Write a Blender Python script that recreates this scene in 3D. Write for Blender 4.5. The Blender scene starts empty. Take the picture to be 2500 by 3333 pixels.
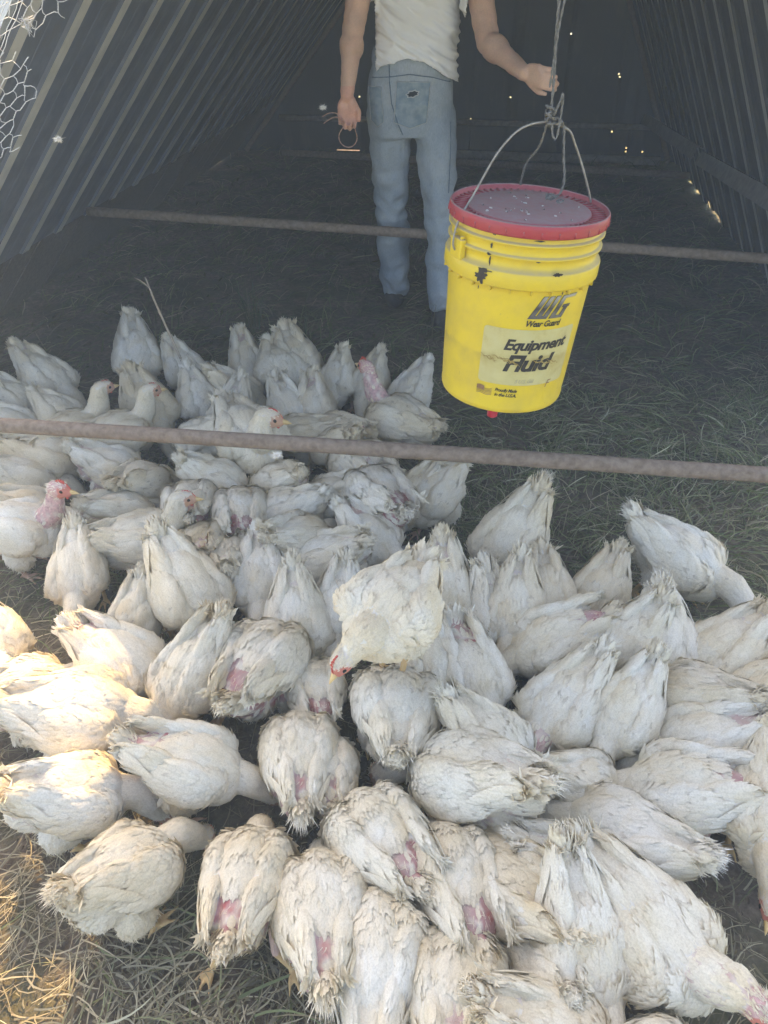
import bpy, math, random
import numpy as np
from mathutils import Vector, Matrix, noise
from mathutils.bvhtree import BVHTree

R = math.radians
scene = bpy.context.scene
C = scene.collection

# ---------------------------------------------------------------- camera
cam_d = bpy.data.cameras.new('camera')
cam = bpy.data.objects.new('camera', cam_d)
C.objects.link(cam)
cam.location = (0, 0, 1.4)
cam.rotation_euler = (R(90 - 37), 0, 0)
cam_d.sensor_fit = 'VERTICAL'
cam_d.angle_y = 2 * math.atan(1666.5 / 2407)
cam_d.clip_start = .02
cam_d.clip_end = 3000
scene.camera = cam

# ---------------------------------------------------------------- sky, sun, exposure
HAZE_D = .032
SUN_AZ, SUN_EL = R(-13.4), R(51.3)          # azimuth measured from +Y, positive towards +X
sdir = Vector((math.sin(SUN_AZ) * math.cos(SUN_EL), math.cos(SUN_AZ) * math.cos(SUN_EL), math.sin(SUN_EL)))
world = bpy.data.worlds.new('World')
scene.world = world
world.use_nodes = True
wn = world.node_tree
wn.nodes.clear()
sky = wn.nodes.new('ShaderNodeTexSky')
sky.sky_type = 'NISHITA'
sky.sun_disc = False
sky.sun_elevation = SUN_EL
sky.sun_rotation = SUN_AZ
sky.air_density = .7
sky.dust_density = 3.0
sky.ozone_density = .6
bg = wn.nodes.new('ShaderNodeBackground')
bg.inputs['Strength'].default_value = .15
wo = wn.nodes.new('ShaderNodeOutputWorld')
wn.links.new(sky.outputs[0], bg.inputs[0])
wn.links.new(bg.outputs[0], wo.inputs[0])

sun_d = bpy.data.lights.new('sun', 'SUN')
sun_d.energy = 2.0
sun_d.angle = R(.6)
sun_d.color = (1, .68, .33)
sun = bpy.data.objects.new('sun', sun_d)
C.objects.link(sun)
sun.rotation_euler = (-sdir).to_track_quat('-Z', 'Y').to_euler()

vs = scene.view_settings
vs.view_transform = 'Standard'
vs.look = 'None'
vs.exposure = 2.34
vs.use_white_balance = True
vs.white_balance_temperature = 7750
vs.white_balance_tint = 10
vs.gamma = 1
scene.cycles.use_denoising = True
scene.cycles.diffuse_bounces = 5
scene.cycles.volume_bounces = 1
scene.cycles.max_bounces = 8
scene.cycles.sample_clamp_indirect = 6

# ---------------------------------------------------------------- helpers
def mesh_np(name, V, Q=None, T=None, smooth=True, col=None, uv=None, nrm=None):
    """mesh from numpy: V (n,3), Q (m,4) quads, T (k,3) triangles; col per vertex (n,4); uv per vertex (n,2)"""
    me = bpy.data.meshes.new(name)
    V = np.asarray(V, np.float32)
    Q = np.zeros((0, 4), np.int32) if Q is None or len(Q) == 0 else np.asarray(Q, np.int32)
    T = np.zeros((0, 3), np.int32) if T is None or len(T) == 0 else np.asarray(T, np.int32)
    me.vertices.add(len(V)); me.vertices.foreach_set('co', V.ravel())
    lv = np.concatenate([Q.ravel(), T.ravel()])
    me.loops.add(len(lv)); me.loops.foreach_set('vertex_index', lv)
    me.polygons.add(len(Q) + len(T))
    ls = np.concatenate([np.arange(len(Q)) * 4, len(Q) * 4 + np.arange(len(T)) * 3])
    me.polygons.foreach_set('loop_start', ls.astype(np.int32))
    me.polygons.foreach_set('use_smooth', np.full(len(Q) + len(T), smooth, bool))
    me.update(calc_edges=True)
    if col is not None:
        at = me.color_attributes.new('Col', 'FLOAT_COLOR', 'POINT')
        at.data.foreach_set('color', np.asarray(col, np.float32).ravel())
    if uv is not None:
        ul = me.uv_layers.new(name='UVMap')
        ul.data.foreach_set('uv', np.asarray(uv, np.float32)[lv].ravel())
    if nrm is not None:
        me.normals_split_custom_set_from_vertices(np.asarray(nrm, np.float32))
    else: me.validate()
    return me

def tag(o, label=None, cat=None, group=None, kind=None):
    if label: o['label'] = label
    if cat: o['category'] = cat
    if group: o['group'] = group
    if kind: o['kind'] = kind
    return o

def link(name, me, mat=None, parent=None):
    o = bpy.data.objects.new(name, me)
    C.objects.link(o)
    if mat is not None:
        me.materials.clear()
        me.materials.append(mat)
    o.parent = parent
    return o

def empty(name, loc=(0, 0, 0), rz=0):
    o = bpy.data.objects.new(name, None)
    C.objects.link(o)
    o.empty_display_size = .1
    o.location = loc
    o.rotation_euler = (0, 0, rz)
    return o

class MB:
    """collects verts and faces (any size)"""
    def __init__(s): s.v, s.f = [], []
    def add(s, v, f):
        n = len(s.v)
        s.v += [tuple(p) for p in v]
        s.f += [tuple(i + n for i in q) for q in f]
    def box(s, a, b, M=None):
        (x0, y0, z0), (x1, y1, z1) = a, b
        v = [Vector(p) for p in ((x0,y0,z0),(x1,y0,z0),(x1,y1,z0),(x0,y1,z0),(x0,y0,z1),(x1,y0,z1),(x1,y1,z1),(x0,y1,z1))]
        if M is not None: v = [M @ p for p in v]
        s.add(v, [(3,2,1,0),(4,5,6,7),(0,1,5,4),(1,2,6,5),(2,3,7,6),(3,0,4,7)])
    def tube(s, pts, r, n=8, caps=True):
        pts = [Vector(p) for p in pts]
        rr = r if isinstance(r, (list, tuple)) else [r] * len(pts)
        vs, fs = [], []
        up = None
        for i, p in enumerate(pts):
            t = (pts[min(i + 1, len(pts) - 1)] - pts[max(i - 1, 0)])
            if t.length < 1e-9: t = Vector((0, 0, 1))
            t.normalize()
            if up is None:
                up = Vector((0, 0, 1)) if abs(t.z) < .9 else Vector((1, 0, 0))
            a = (up - t * up.dot(t)).normalized()
            up = a
            b = t.cross(a)
            for k in range(n):
                an = 2 * math.pi * k / n
                vs.append(p + (a * math.cos(an) + b * math.sin(an)) * rr[i])
        for i in range(len(pts) - 1):
            for k in range(n):
                k2 = (k + 1) % n
                fs.append((i*n+k, i*n+k2, (i+1)*n+k2, (i+1)*n+k))
        if caps:
            fs.append(tuple(range(n))[::-1])
            fs.append(tuple((len(pts)-1)*n + k for k in range(n)))
        s.add(vs, fs)
    def lathe(s, prof, n=48, M=None):
        vs, fs = [], []
        for (r, z) in prof:
            for k in range(n):
                an = 2*math.pi*k/n
                p = Vector((r*math.cos(an), r*math.sin(an), z))
                vs.append(M @ p if M is not None else p)
        for i in range(len(prof)-1):
            for k in range(n):
                k2 = (k+1) % n
                fs.append((i*n+k, i*n+k2, (i+1)*n+k2, (i+1)*n+k))
        s.add(vs, fs)
    def ell(s, c, r, M=None, n=20, m=12):
        """ellipsoid centre c, semi-axes r, rotation M (3x3)"""
        vs, fs = [], []
        c = Vector(c)
        def put(x, y, z):
            p = Vector((x*r[0], y*r[1], z*r[2]))
            if M is not None: p = M @ p
            vs.append(c + p)
        put(0, 0, -1)
        for i in range(1, m):
            ph = -math.pi/2 + math.pi*i/m
            for k in range(n):
                a = 2*math.pi*k/n
                put(math.cos(ph)*math.cos(a), math.cos(ph)*math.sin(a), math.sin(ph))
        put(0, 0, 1)
        for k in range(n):
            k2 = (k+1) % n
            fs.append((0, 1+k2, 1+k))
            for i in range(m-2):
                fs.append((1+i*n+k, 1+i*n+k2, 1+(i+1)*n+k2, 1+(i+1)*n+k))
            fs.append((len(vs)-1, 1+(m-2)*n+k, 1+(m-2)*n+k2))
        s.add(vs, fs)
    def capsule(s, a, b, ra, rb, n=16, sq=1.0):
        """round cone from a to b"""
        a, b = Vector(a), Vector(b)
        d = (b - a); L = d.length; d.normalize()
        pts, rad = [], []
        for k in range(5):
            t = k/4*math.pi/2
            pts.append(a - d*ra*math.cos(t)); rad.append(max(ra*math.sin(t), 1e-4))
        for k in range(1, 6):
            t = k/6; pts.append(a + d*L*t); rad.append(ra+(rb-ra)*t)
        for k in range(5):
            t = (1-k/4)*math.pi/2
            pts.append(b + d*rb*math.cos(t)); rad.append(max(rb*math.sin(t), 1e-4))
        s.tube(pts, rad, n)
    def mesh(s, name, smooth=True):
        me = bpy.data.meshes.new(name)
        me.from_pydata([tuple(p) for p in s.v], [], s.f)
        if smooth:
            me.polygons.foreach_set('use_smooth', [True]*len(me.polygons))
        me.update()
        return me
    def build(s, name, mat, parent=None, smooth=True):
        return link(name, s.mesh(name, smooth), mat, parent)

def voxel(mb, size, iters=3, lam=.5, keep=None):
    """union of closed shapes -> one continuous skin, smoothed; returns V, Q arrays"""
    me = mb.mesh('tmp')
    o = bpy.data.objects.new('tmp', me)
    C.objects.link(o)
    m = o.modifiers.new('r', 'REMESH')
    m.mode = 'VOXEL'; m.voxel_size = size; m.adaptivity = 0
    dg = bpy.context.evaluated_depsgraph_get()
    ev = o.evaluated_get(dg)
    em = ev.to_mesh()
    n = len(em.vertices)
    V = np.zeros(n*3, np.float32); em.vertices.foreach_get('co', V); V = V.reshape(-1, 3).astype(np.float64)
    E = np.zeros(len(em.edges)*2, np.int32); em.edges.foreach_get('vertices', E); E = E.reshape(-1, 2)
    lt = np.zeros(len(em.loops), np.int32); em.loops.foreach_get('vertex_index', lt)
    tot = np.zeros(len(em.polygons), np.int32); em.polygons.foreach_get('loop_total', tot)
    st = np.zeros(len(em.polygons), np.int32); em.polygons.foreach_get('loop_start', st)
    q = st[tot == 4]; Q = lt[q[:, None] + np.arange(4)]
    t = st[tot == 3]; T = lt[t[:, None] + np.arange(3)]
    ev.to_mesh_clear()
    bpy.data.objects.remove(o); bpy.data.meshes.remove(me)
    deg = np.bincount(E.ravel(), minlength=n)[:, None].astype(float)
    w = lam if keep is None else lam*keep(V)[:, None]
    for _ in range(iters):
        for ww in (w, -w*1.02 if _ % 2 else w*0):
            S = np.zeros_like(V)
            np.add.at(S, E[:, 0], V[E[:, 1]]); np.add.at(S, E[:, 1], V[E[:, 0]])
            V = V + ww*(S/np.maximum(deg, 1) - V)
    return V, Q, T, E

def vnormals(V, Q, T=None):
    N = np.zeros_like(V)
    if len(Q):
        n = np.cross(V[Q[:, 2]]-V[Q[:, 0]], V[Q[:, 3]]-V[Q[:, 1]])
        for k in range(4): np.add.at(N, Q[:, k], n)
    if T is not None and len(T):
        n = np.cross(V[T[:, 1]]-V[T[:, 0]], V[T[:, 2]]-V[T[:, 0]])
        for k in range(3): np.add.at(N, T[:, k], n)
    return N/np.maximum(np.linalg.norm(N, axis=1, keepdims=True), 1e-12)

def vnoise(P, scale, seed=0):
    """smooth pseudo noise, vectorised: sum of rotated sines; about -1..1"""
    rs = np.random.RandomState(seed)
    out = np.zeros(len(P))
    for k in range(7):
        d = rs.normal(size=3); d /= np.linalg.norm(d)
        out += np.sin(P@d*2*np.pi/scale*(.6+.9*rs.rand()) + rs.rand()*6.28 + 1.3*np.sin(P@rs.normal(size=3)*2/scale + rs.rand()*6))
    return out/3.2

# ---------------------------------------------------------------- materials
def mat(name, base=(.5, .5, .5), rough=.7, metal=0., spec=.5):
    m = bpy.data.materials.new(name)
    m.use_nodes = True
    nt = m.node_tree
    b = nt.nodes['Principled BSDF']
    b.inputs['Base Color'].default_value = (*base, 1)
    b.inputs['Roughness'].default_value = rough
    b.inputs['Metallic'].default_value = metal
    b.inputs['Specular IOR Level'].default_value = spec
    return m, nt, b

def nd(nt, typ, **kw):
    n = nt.nodes.new(typ)
    for k, v in kw.items():
        if k in n.inputs.keys() if hasattr(n.inputs, 'keys') else False:
            n.inputs[k].default_value = v
        else:
            setattr(n, k, v)
    return n

def noise_tex(nt, scale, detail=4, rough=.55, coord='Object', vec_scale=None, dist=0.):
    tc = nt.nodes.new('ShaderNodeTexCoord')
    n = nt.nodes.new('ShaderNodeTexNoise')
    n.inputs['Scale'].default_value = scale
    n.inputs['Detail'].default_value = detail
    n.inputs['Roughness'].default_value = rough
    n.inputs['Distortion'].default_value = dist
    if vec_scale:
        mp = nt.nodes.new('ShaderNodeMapping')
        mp.inputs['Scale'].default_value = vec_scale
        nt.links.new(tc.outputs[coord], mp.inputs[0])
        nt.links.new(mp.outputs[0], n.inputs['Vector'])
    else:
        nt.links.new(tc.outputs[coord], n.inputs['Vector'])
    return n

def ramp(nt, src, stops):
    r = nt.nodes.new('ShaderNodeValToRGB')
    el = r.color_ramp.elements
    while len(el) < len(stops): el.new(.5)
    for e, (p, c) in zip(el, stops):
        e.position = p
        e.color = (*c, 1) if len(c) == 3 else c
    nt.links.new(src, r.inputs[0])
    return r

def mixc(nt, fac, a, b, mode='MIX'):
    m = nt.nodes.new('ShaderNodeMix')
    m.data_type = 'RGBA'; m.blend_type = mode
    for sock, v in ((m.inputs[0], fac), (m.inputs[6], a), (m.inputs[7], b)):
        if isinstance(v, (int, float)): sock.default_value = v
        elif isinstance(v, (tuple, list)): sock.default_value = (*v, 1) if len(v) == 3 else v
        else: nt.links.new(v, sock)
    return m.outputs[2]

def bump(nt, b, src, strength=.3, dist=.01, nrm=None):
    n = nt.nodes.new('ShaderNodeBump')
    n.inputs['Strength'].default_value = strength
    n.inputs['Distance'].default_value = dist
    nt.links.new(src, n.inputs['Height'])
    if nrm is not None: nt.links.new(nrm, n.inputs['Normal'])
    nt.links.new(n.outputs[0], b.inputs['Normal'])
    return n.outputs[0]

def simple(name, c1, c2, scale=20, rough=.8, bmp=.2, metal=0., lo=.35, hi=.65, vec_scale=None, dist=.004, spec=.4):
    m, nt, b = mat(name, c1, rough, metal, spec)
    n = noise_tex(nt, scale, 6, .6, vec_scale=vec_scale)
    r = ramp(nt, n.outputs[0], [(lo, c1), (hi, c2)])
    nt.links.new(r.outputs[0], b.inputs['Base Color'])
    if bmp: bump(nt, b, n.outputs[0], bmp, dist)
    return m
# ================================================================ GROUND
def make_ground():
    # one sheet, dense near the camera, reaching the horizon
    def axis(lo, hi, dense_lo, dense_hi, step):
        a = list(np.arange(dense_lo, dense_hi, step))
        s = step
        x = dense_hi
        while x < hi: a.append(x); s *= 1.35; x += s
        a.append(hi)
        s = step; x = dense_lo; left = []
        while x > lo: s *= 1.35; x -= s; left.append(max(x, lo))
        return np.array(sorted(set(left)) + a)
    X = axis(-900, 900, -2.4, 2.2, .03)
    Y = axis(-900, 900, -.2, 4.5, .03)
    gx, gy = np.meshgrid(X, Y, indexing='ij')
    P = np.stack([gx.ravel(), gy.ravel(), np.zeros(gx.size)], 1)
    z = .010*vnoise(P, .45, 1) + .005*vnoise(P, .16, 2) + .002*vnoise(P, .07, 3)
    far = np.clip(1 - (np.hypot(P[:, 0], P[:, 1]-2)-6)/3, 0, 1)
    P[:, 2] = z*far - .012
    n, m = gx.shape
    i = np.arange(n-1)[:, None]*m + np.arange(m-1)[None, :]
    Q = np.stack([i, i+m, i+m+1, i+1], -1).reshape(-1, 4)
    me = mesh_np('ground', P, Q)
    mt, nt, b = mat('soil', (.06, .05, .04), .95, 0, .2)
    n1 = noise_tex(nt, 3.5, 8, .62)
    n2 = noise_tex(nt, 45, 8, .7)
    n3 = noise_tex(nt, 9, 5, .6)
    soil = ramp(nt, n2.outputs[0], [(.3, (.07, .053, .04)), (.5, (.15, .115, .085)), (.72, (.26, .21, .16))])
    grassy = ramp(nt, n3.outputs[0], [(.35, (.045, .05, .026)), (.65, (.10, .105, .055))])
    k = ramp(nt, n1.outputs[0], [(.46, (0, 0, 0)), (.6, (.7, .7, .7))])
    near = mixc(nt, k.outputs[0], soil.outputs[0], grassy.outputs[0])
    # outside the shelter the pasture is greener and taller: by place on the ground
    tc = nt.nodes.new('ShaderNodeTexCoord')
    ln = nt.nodes.new('ShaderNodeVectorMath'); ln.operation = 'LENGTH'
    mp = nt.nodes.new('ShaderNodeMapping'); mp.inputs['Location'].default_value = (.2, -3.5, 0)
    mp.inputs['Scale'].default_value = (1.6, .8, 0)
    nt.links.new(tc.outputs['Object'], mp.inputs[0]); nt.links.new(mp.outputs[0], ln.inputs[0])
    rr = nt.nodes.new('ShaderNodeMapRange'); rr.inputs[1].default_value = 3.6; rr.inputs[2].default_value = 4.6
    nt.links.new(ln.outputs['Value'], rr.inputs[0])
    field = ramp(nt, n3.outputs[0], [(.3, (.20, .22, .09)), (.7, (.40, .38, .18))])
    c = mixc(nt, rr.outputs[0], near, field.outputs[0])
    nt.links.new(c, b.inputs['Base Color'])
    bump(nt, b, n2.outputs[0], .8, .012)
    g = link('ground', me, mt)
    tag(g, kind='structure')
    return g
make_ground()

def ground_z(x, y):
    P = np.stack([x, y, np.zeros_like(x)], 1)
    return .010*vnoise(P, .45, 1) + .005*vnoise(P, .16, 2) + .002*vnoise(P, .07, 3) - .012

# ================================================================ SHELTER (local frame: c across, a along, z up)
YAW = R(-8)
shelter = empty('poultry_shelter', (0, 0, 0), YAW)
tag(shelter, 'long A-frame poultry shelter of ribbed metal sheets on a pipe frame, open at the front', 'shelter')
cy, sy = math.cos(YAW), math.sin(YAW)
def s2w(c, a, z): return Vector((c*cy - a*sy, c*sy + a*cy, z))
L0, LK = -2.30, .87       # left wall:  c = L0 + LK z
R0_, RK = 1.50, -.486     # right wall: c = R0 + RK z
ZA = (R0_ - L0)/(LK - RK) # ridge height
A0, A1 = 1.98, 7.1

def metal_mat(name, c1, c2, rough=.42):
    m, nt, b = mat(name, c1, rough, .0, .5)
    n = noise_tex(nt, 2.2, 6, .6)
    n2 = noise_tex(nt, 14, 7, .65, vec_scale=(1, 1, .25))
    r = ramp(nt, n.outputs[0], [(.35, c1), (.7, c2)])
    d = ramp(nt, n2.outputs[0], [(.52, (0, 0, 0)), (.75, (.55, .55, .55))])
    c = mixc(nt, d.outputs[0], r.outputs[0], (.16, .15, .14))
    nt.links.new(c, b.inputs['Base Color'])
    rr = ramp(nt, n2.outputs[0], [(.3, (rough-.08,)*3), (.7, (rough+.2,)*3)])
    nt.links.new(rr.outputs[0], b.inputs['Roughness'])
    bump(nt, b, n.outputs[0], .12, .02)
    return m
M_metal = metal_mat('dark_painted_sheet', (.08, .105, .155), (.12, .15, .21))
M_metalr = metal_mat('dark_brown_sheet', (.06, .058, .06), (.085, .08, .08))
M_back = metal_mat('back_sheet', (.05, .056, .066), (.07, .076, .088))
M_strip = simple('pale_rib_crown', (.50, .51, .49), (.64, .64, .61), 12, .6, .2, spec=.3)
M_rust = simple('rusty_pipe', (.17, .125, .095), (.28, .225, .18), 55, .92, .8, lo=.3, hi=.65, dist=.003, spec=.15)
M_pale = simple('pale_timber', (.28, .26, .25), (.4, .38, .36), 30, .8, .4, spec=.2)
M_rust2 = simple('grey_angle_iron', (.20, .19, .185), (.32, .30, .29), 30, .8, .4, spec=.2)
M_board = simple('weathered_board', (.07, .062, .06), (.13, .11, .1), 9, .9, .5, vec_scale=(1, 8, 8), spec=.1)
M_trim = simple('galvanised_trim', (.45, .5, .55), (.6, .66, .72), 20, .45, .1, metal=.2)

def ribbed(name, c0, k, z0, z1, a0, a1, ribs, side, m, holes=(), zj=None, thick=.0012, ragged=0, seed=1):
    """sheet in the plane c = c0 + k z; ribs stand inwards (side = +1/-1 in c); holes = [(a, z, radius)] cut through"""
    nrm = Vector((1, 0, -k)).normalized()*side
    A = []
    for rc in ribs:
        for da, h in ((-.036, 0), (-.029, .010), (.027, .010), (.036, 0)):
            A.append((rc+da, h))
        for off in (.145,):
            for da, h in ((-.007, 0), (-.002, .0012), (.002, .0012), (.007, 0)):
                A.append((rc+off+da, h))
    A = [q for q in A if a0 < q[0] < a1]
    rs = random.Random(seed)
    hs = []
    for (ha, hz, r) in holes:
        for t in (-r, r): hs.append(ha+t)
    def hof(a):
        B = [(a0, 0)] + sorted(A) + [(a1, 0)]
        for p, q in zip(B, B[1:]):
            if p[0] <= a <= q[0]:
                return p[1] + (q[1]-p[1])*(a-p[0])/max(q[0]-p[0], 1e-9)
        return 0
    AA = sorted(set([(a0, 0.)] + A + [(a1, 0.)] + [(h, hof(h)) for h in hs]))
    ZZ = sorted(set([z0, z1] + list(np.linspace(z0, z1, 9)) + [hz+t for (_, hz, r) in holes for t in (-r*.75, r*.75)]))
    vs, fs = [], []
    for (a, h) in AA:
        for iz, z in enumerate(ZZ):
            zz = z
            if iz == 0 and ragged: zz = z + ragged*max(0, vnoise(np.array([[a, 0, 0]]), .5, seed)[0]-.25)
            p = Vector((c0 + k*zz, a, zz)) + nrm*h
            vs.append(p)
    n = len(ZZ)
    for i in range(len(AA)-1):
        am = (AA[i][0]+AA[i+1][0])/2
        for j in range(n-1):
            zm = (ZZ[j]+ZZ[j+1])/2
            if any(abs(am-ha) < r and abs(zm-hz) < r*.75 for (ha, hz, r) in holes): continue
            fs.append((i*n+j, (i+1)*n+j, (i+1)*n+j+1, i*n+j+1))
    # outside skin gives it a thickness
    N = len(vs)
    vs2 = [v - nrm*thick for v in vs]
    fs2 = [tuple(N+q for q in f[::-1]) for f in fs]
    mb = MB(); mb.add(vs+vs2, fs+fs2)
    o = mb.build(name, m, shelter, smooth=False)
    o.data.materials.append(M_strip)
    for p, f in zip(o.data.polygons, fs):
        ai, aj = AA[f[0]//n], AA[f[1]//n]
        if min(ai[1], aj[1]) > .009: p.material_index = 1     # paler tone on the crown of each rib
    return o

ribsL = [2.06 + .288*i for i in range(18)]
ribsR = [2.10 + .288*i for i in range(18)]
holesL = [(5.3, 1.62, .006), (5.36, 1.5, .005), (5.9, 1.35, .006)]
ribbed('left_wall_sheet', L0, LK, .40, ZA-.02, A0, A1+.06, ribsL, 1, M_metal, seed=3)
ribbed('right_wall_sheet', R0_, RK, -.03, ZA-.02, 2.6, A1+.06, ribsR, -1, M_metalr, [(6.3, 1.55, .006), (6.35, 1.5, .006)], ragged=.07, seed=5)
ribbed('added_shade_roof', L0-.03, LK, 1.5, ZA-.02, 1.22, A0+.1, [1.3, 1.59, 1.88], 1, M_metal, seed=7)  # unseen front roof pair, added to cast the shadow edge over the flock
ribbed('added_shade_roof', R0_+.03, RK, 1.5, ZA-.02, 1.22, 2.64, [1.3, 1.59, 1.88, 2.17, 2.46], -1, M_metalr, seed=8)
# ridge cap
mb = MB()
cR = L0 + LK*ZA
mb.add([Vector((cR-.16, a, ZA-.13)) for a in (1.2, A1+.05)] + [Vector((cR, a, ZA+.03)) for a in (1.2, A1+.05)] + [Vector((cR+.12, a, ZA-.18)) for a in (1.2, A1+.05)],
       [(0, 1, 3, 2), (2, 3, 5, 4)])
mb.build('ridge_cap', M_metal, shelter, False)
# lower kick boards of the left wall, a ragged light gap at the ground
mb = MB()
rs = random.Random(4)
a = A0 - .4
while a < A1 - .05:
    w = min(.12 + rs.random()*.35, A1 - a)
    zb = -.035 + (.036 if rs.random() < .15 and a > 3.4 else 0)
    off = -.02 - rs.random()*.006
    v = []
    for (aa, dz) in ((a+.003, 0), (a+w-.003, rs.random()*.012)):
        for z in (zb+dz, .43):
            for o in (0, -.018):
                v.append(Vector((L0 + LK*z + off + o, aa, z)))
    mb.add(v, [(0, 2, 6, 4), (1, 5, 7, 3), (0, 1, 3, 2), (4, 6, 7, 5), (2, 3, 7, 6), (0, 4, 5, 1)])
    a += w
mb.build('kick_board', M_board, shelter, False)

# back wall: triangular sheet with punched screw holes
def back_wall():
    cs = np.linspace(L0, R0_, 40)
    zs = [-.04, .004, .013, .04] + list(np.linspace(.06, ZA-.02, 29))
    holes = [(-1.21, .43), (.07, .45), (-.25, .28), (-.55, .40), (-.9, .62), (-.82, .36), (.92, .63), (.93, .61), (.94, .21), (1.08, .09), (1.08, .062), (1.22, .062), (.5, .9), (-.62, .75)]
    xs = sorted(list(cs) + [h[0]+t for h in holes for t in (-.0065, .0065)])
    zz = sorted(zs + [h[1]+t for h in holes for t in (-.006, .006)])
    vs, fs, idx = [], [], {}
    def vid(c, z, i, j):
        if (i, j) not in idx:
            ridge = .006*math.sin(c*2*math.pi/.10)
            idx[(i, j)] = len(vs); vs.append(Vector((c, A1 + ridge, z)))
        return idx[(i, j)]
    for i in range(len(xs)-1):
        for j in range(len(zz)-1):
            cm, zm = (xs[i]+xs[i+1])/2, (zz[j]+zz[j+1])/2
            if cm < L0+LK*zm-.05 or cm > R0_+RK*zm+.05: continue
            if any(abs(cm-h[0]) < .0065 and abs(zm-h[1]) < .006 for h in holes): continue
            # bottom edge gap with light under it
            if j == 1 and (-1.55 < cm < -1.2) and (int(cm*23) % 3): continue
            fs.append(tuple(vid(*p) for p in ((xs[i], zz[j], i, j), (xs[i+1], zz[j], i+1, j), (xs[i+1], zz[j+1], i+1, j+1), (xs[i], zz[j+1], i, j+1))))
    m = MB(); m.add(vs, fs)
    m.build('back_wall_sheet', M_back, shelter, False)
back_wall()

def pipe(name, p, q, r, m=M_rust, wob=.003, n=14):
    p, q = Vector(p), Vector(q)
    N = max(6, int((q-p).length/.12))
    pts, rr = [], []
    for i in range(N+1):
        t = i/N
        pts.append(p.lerp(q, t) + Vector((0, math.sin(t*5)*wob, math.sin(t*3.1+1)*wob)))
        rr.append(r*(1+.02*math.sin(i*2.3)))
    mb = MB(); mb.tube(pts, rr, n)
    return mb.build(name, m, shelter)
pipe('cross_pipe', (-1.92, 1.505, .415), (1.31, 1.585, .415), .0195)
pipe('cross_pipe', (-1.92, 3.466, .415), (1.30, 3.20, .415), .021)
pipe('cross_pipe', (-1.75, 6.45, .10), (1.42, 6.12, .10), .024)
pipe('back_rail', (-1.9, 6.99, .27), (1.36, 6.99, .27), .022, M_rust2)
pipe('base_rail', (-.6, 6.9, .035), (1.34, 6.9, .035), .034, M_pale)
for s, (c0, k) in (('left', (L0, LK)), ('right', (R0_, RK))):
    for a in (1.53, 4.3, 7.0):
        if s == 'left': p, q = (c0+.07, a, .0), (c0+.05+k*(ZA-.08), a, ZA-.08)
        else: p, q = (c0-.07, a, .0), (c0-.05+k*(ZA-.08), a, ZA-.08)
        if a == 4.3: continue
        pipe('rafter_pipe', p, q, .021)
pipe('corner_gap_filler', (L0-.02, 7.1, -.02), (L0-.02+LK*(ZA-.05), 7.1, ZA-.05), .05, M_back)  # filler tubes added to stop specks of daylight at the back corners
pipe('corner_gap_filler', (R0_+.02, 7.1, -.02), (R0_+.02+RK*(ZA-.05), 7.1, ZA-.05), .05, M_back)
pipe('ridge_pipe', (cR, 1.5, ZA-.12), (cR, 7.0, ZA-.12), .021)
# tilted angle iron along the right wall, in two lengths
def angle_iron(p, q, w=.075, name='side_rail'):
    p, q = Vector(p), Vector(q)
    d = (q-p).normalized()
    n = Vector((-1, 0, .35)).normalized()
    n = (n - d*n.dot(d)).normalized(); b = d.cross(n).normalized()
    mb = MB()
    t = .004
    for (u0, u1, w0, w1) in ((-w/2, w/2, 0, t), (-w/2, -w/2+t, -w*.7, -.0004)):
        v = [x + b*u + n*ww for x in (p, q) for (u, ww) in ((u0, w0), (u1, w0), (u1, w1), (u0, w1))]
        mb.add(v, [(0, 1, 2, 3)[::-1], (4, 5, 6, 7), (0, 1, 5, 4), (1, 2, 6, 5), (2, 3, 7, 6), (3, 0, 4, 7)])
    return mb.build(name, M_rust2, shelter, False)
angle_iron((1.16, 7.0, .33), (1.15, 4.95, .47))
angle_iron((1.165, 4.9, .455), (1.13, 1.8, .72))
# light trim on the front edge of the left wall
mb = MB()
v = []
for a in (A0-.028, A0+.004):
    for z in (.42, ZA-.06):
        for o in (.004, -.03): v.append(Vector((L0+LK*z+o*.75, a, z-o*.6)))
mb.add(v, [(0, 2, 6, 4), (1, 5, 7, 3), (0, 1, 3, 2), (4, 6, 7, 5), (2, 3, 7, 6), (0, 4, 5, 1)])
mb.build('edge_trim', M_trim, shelter, False)

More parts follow.
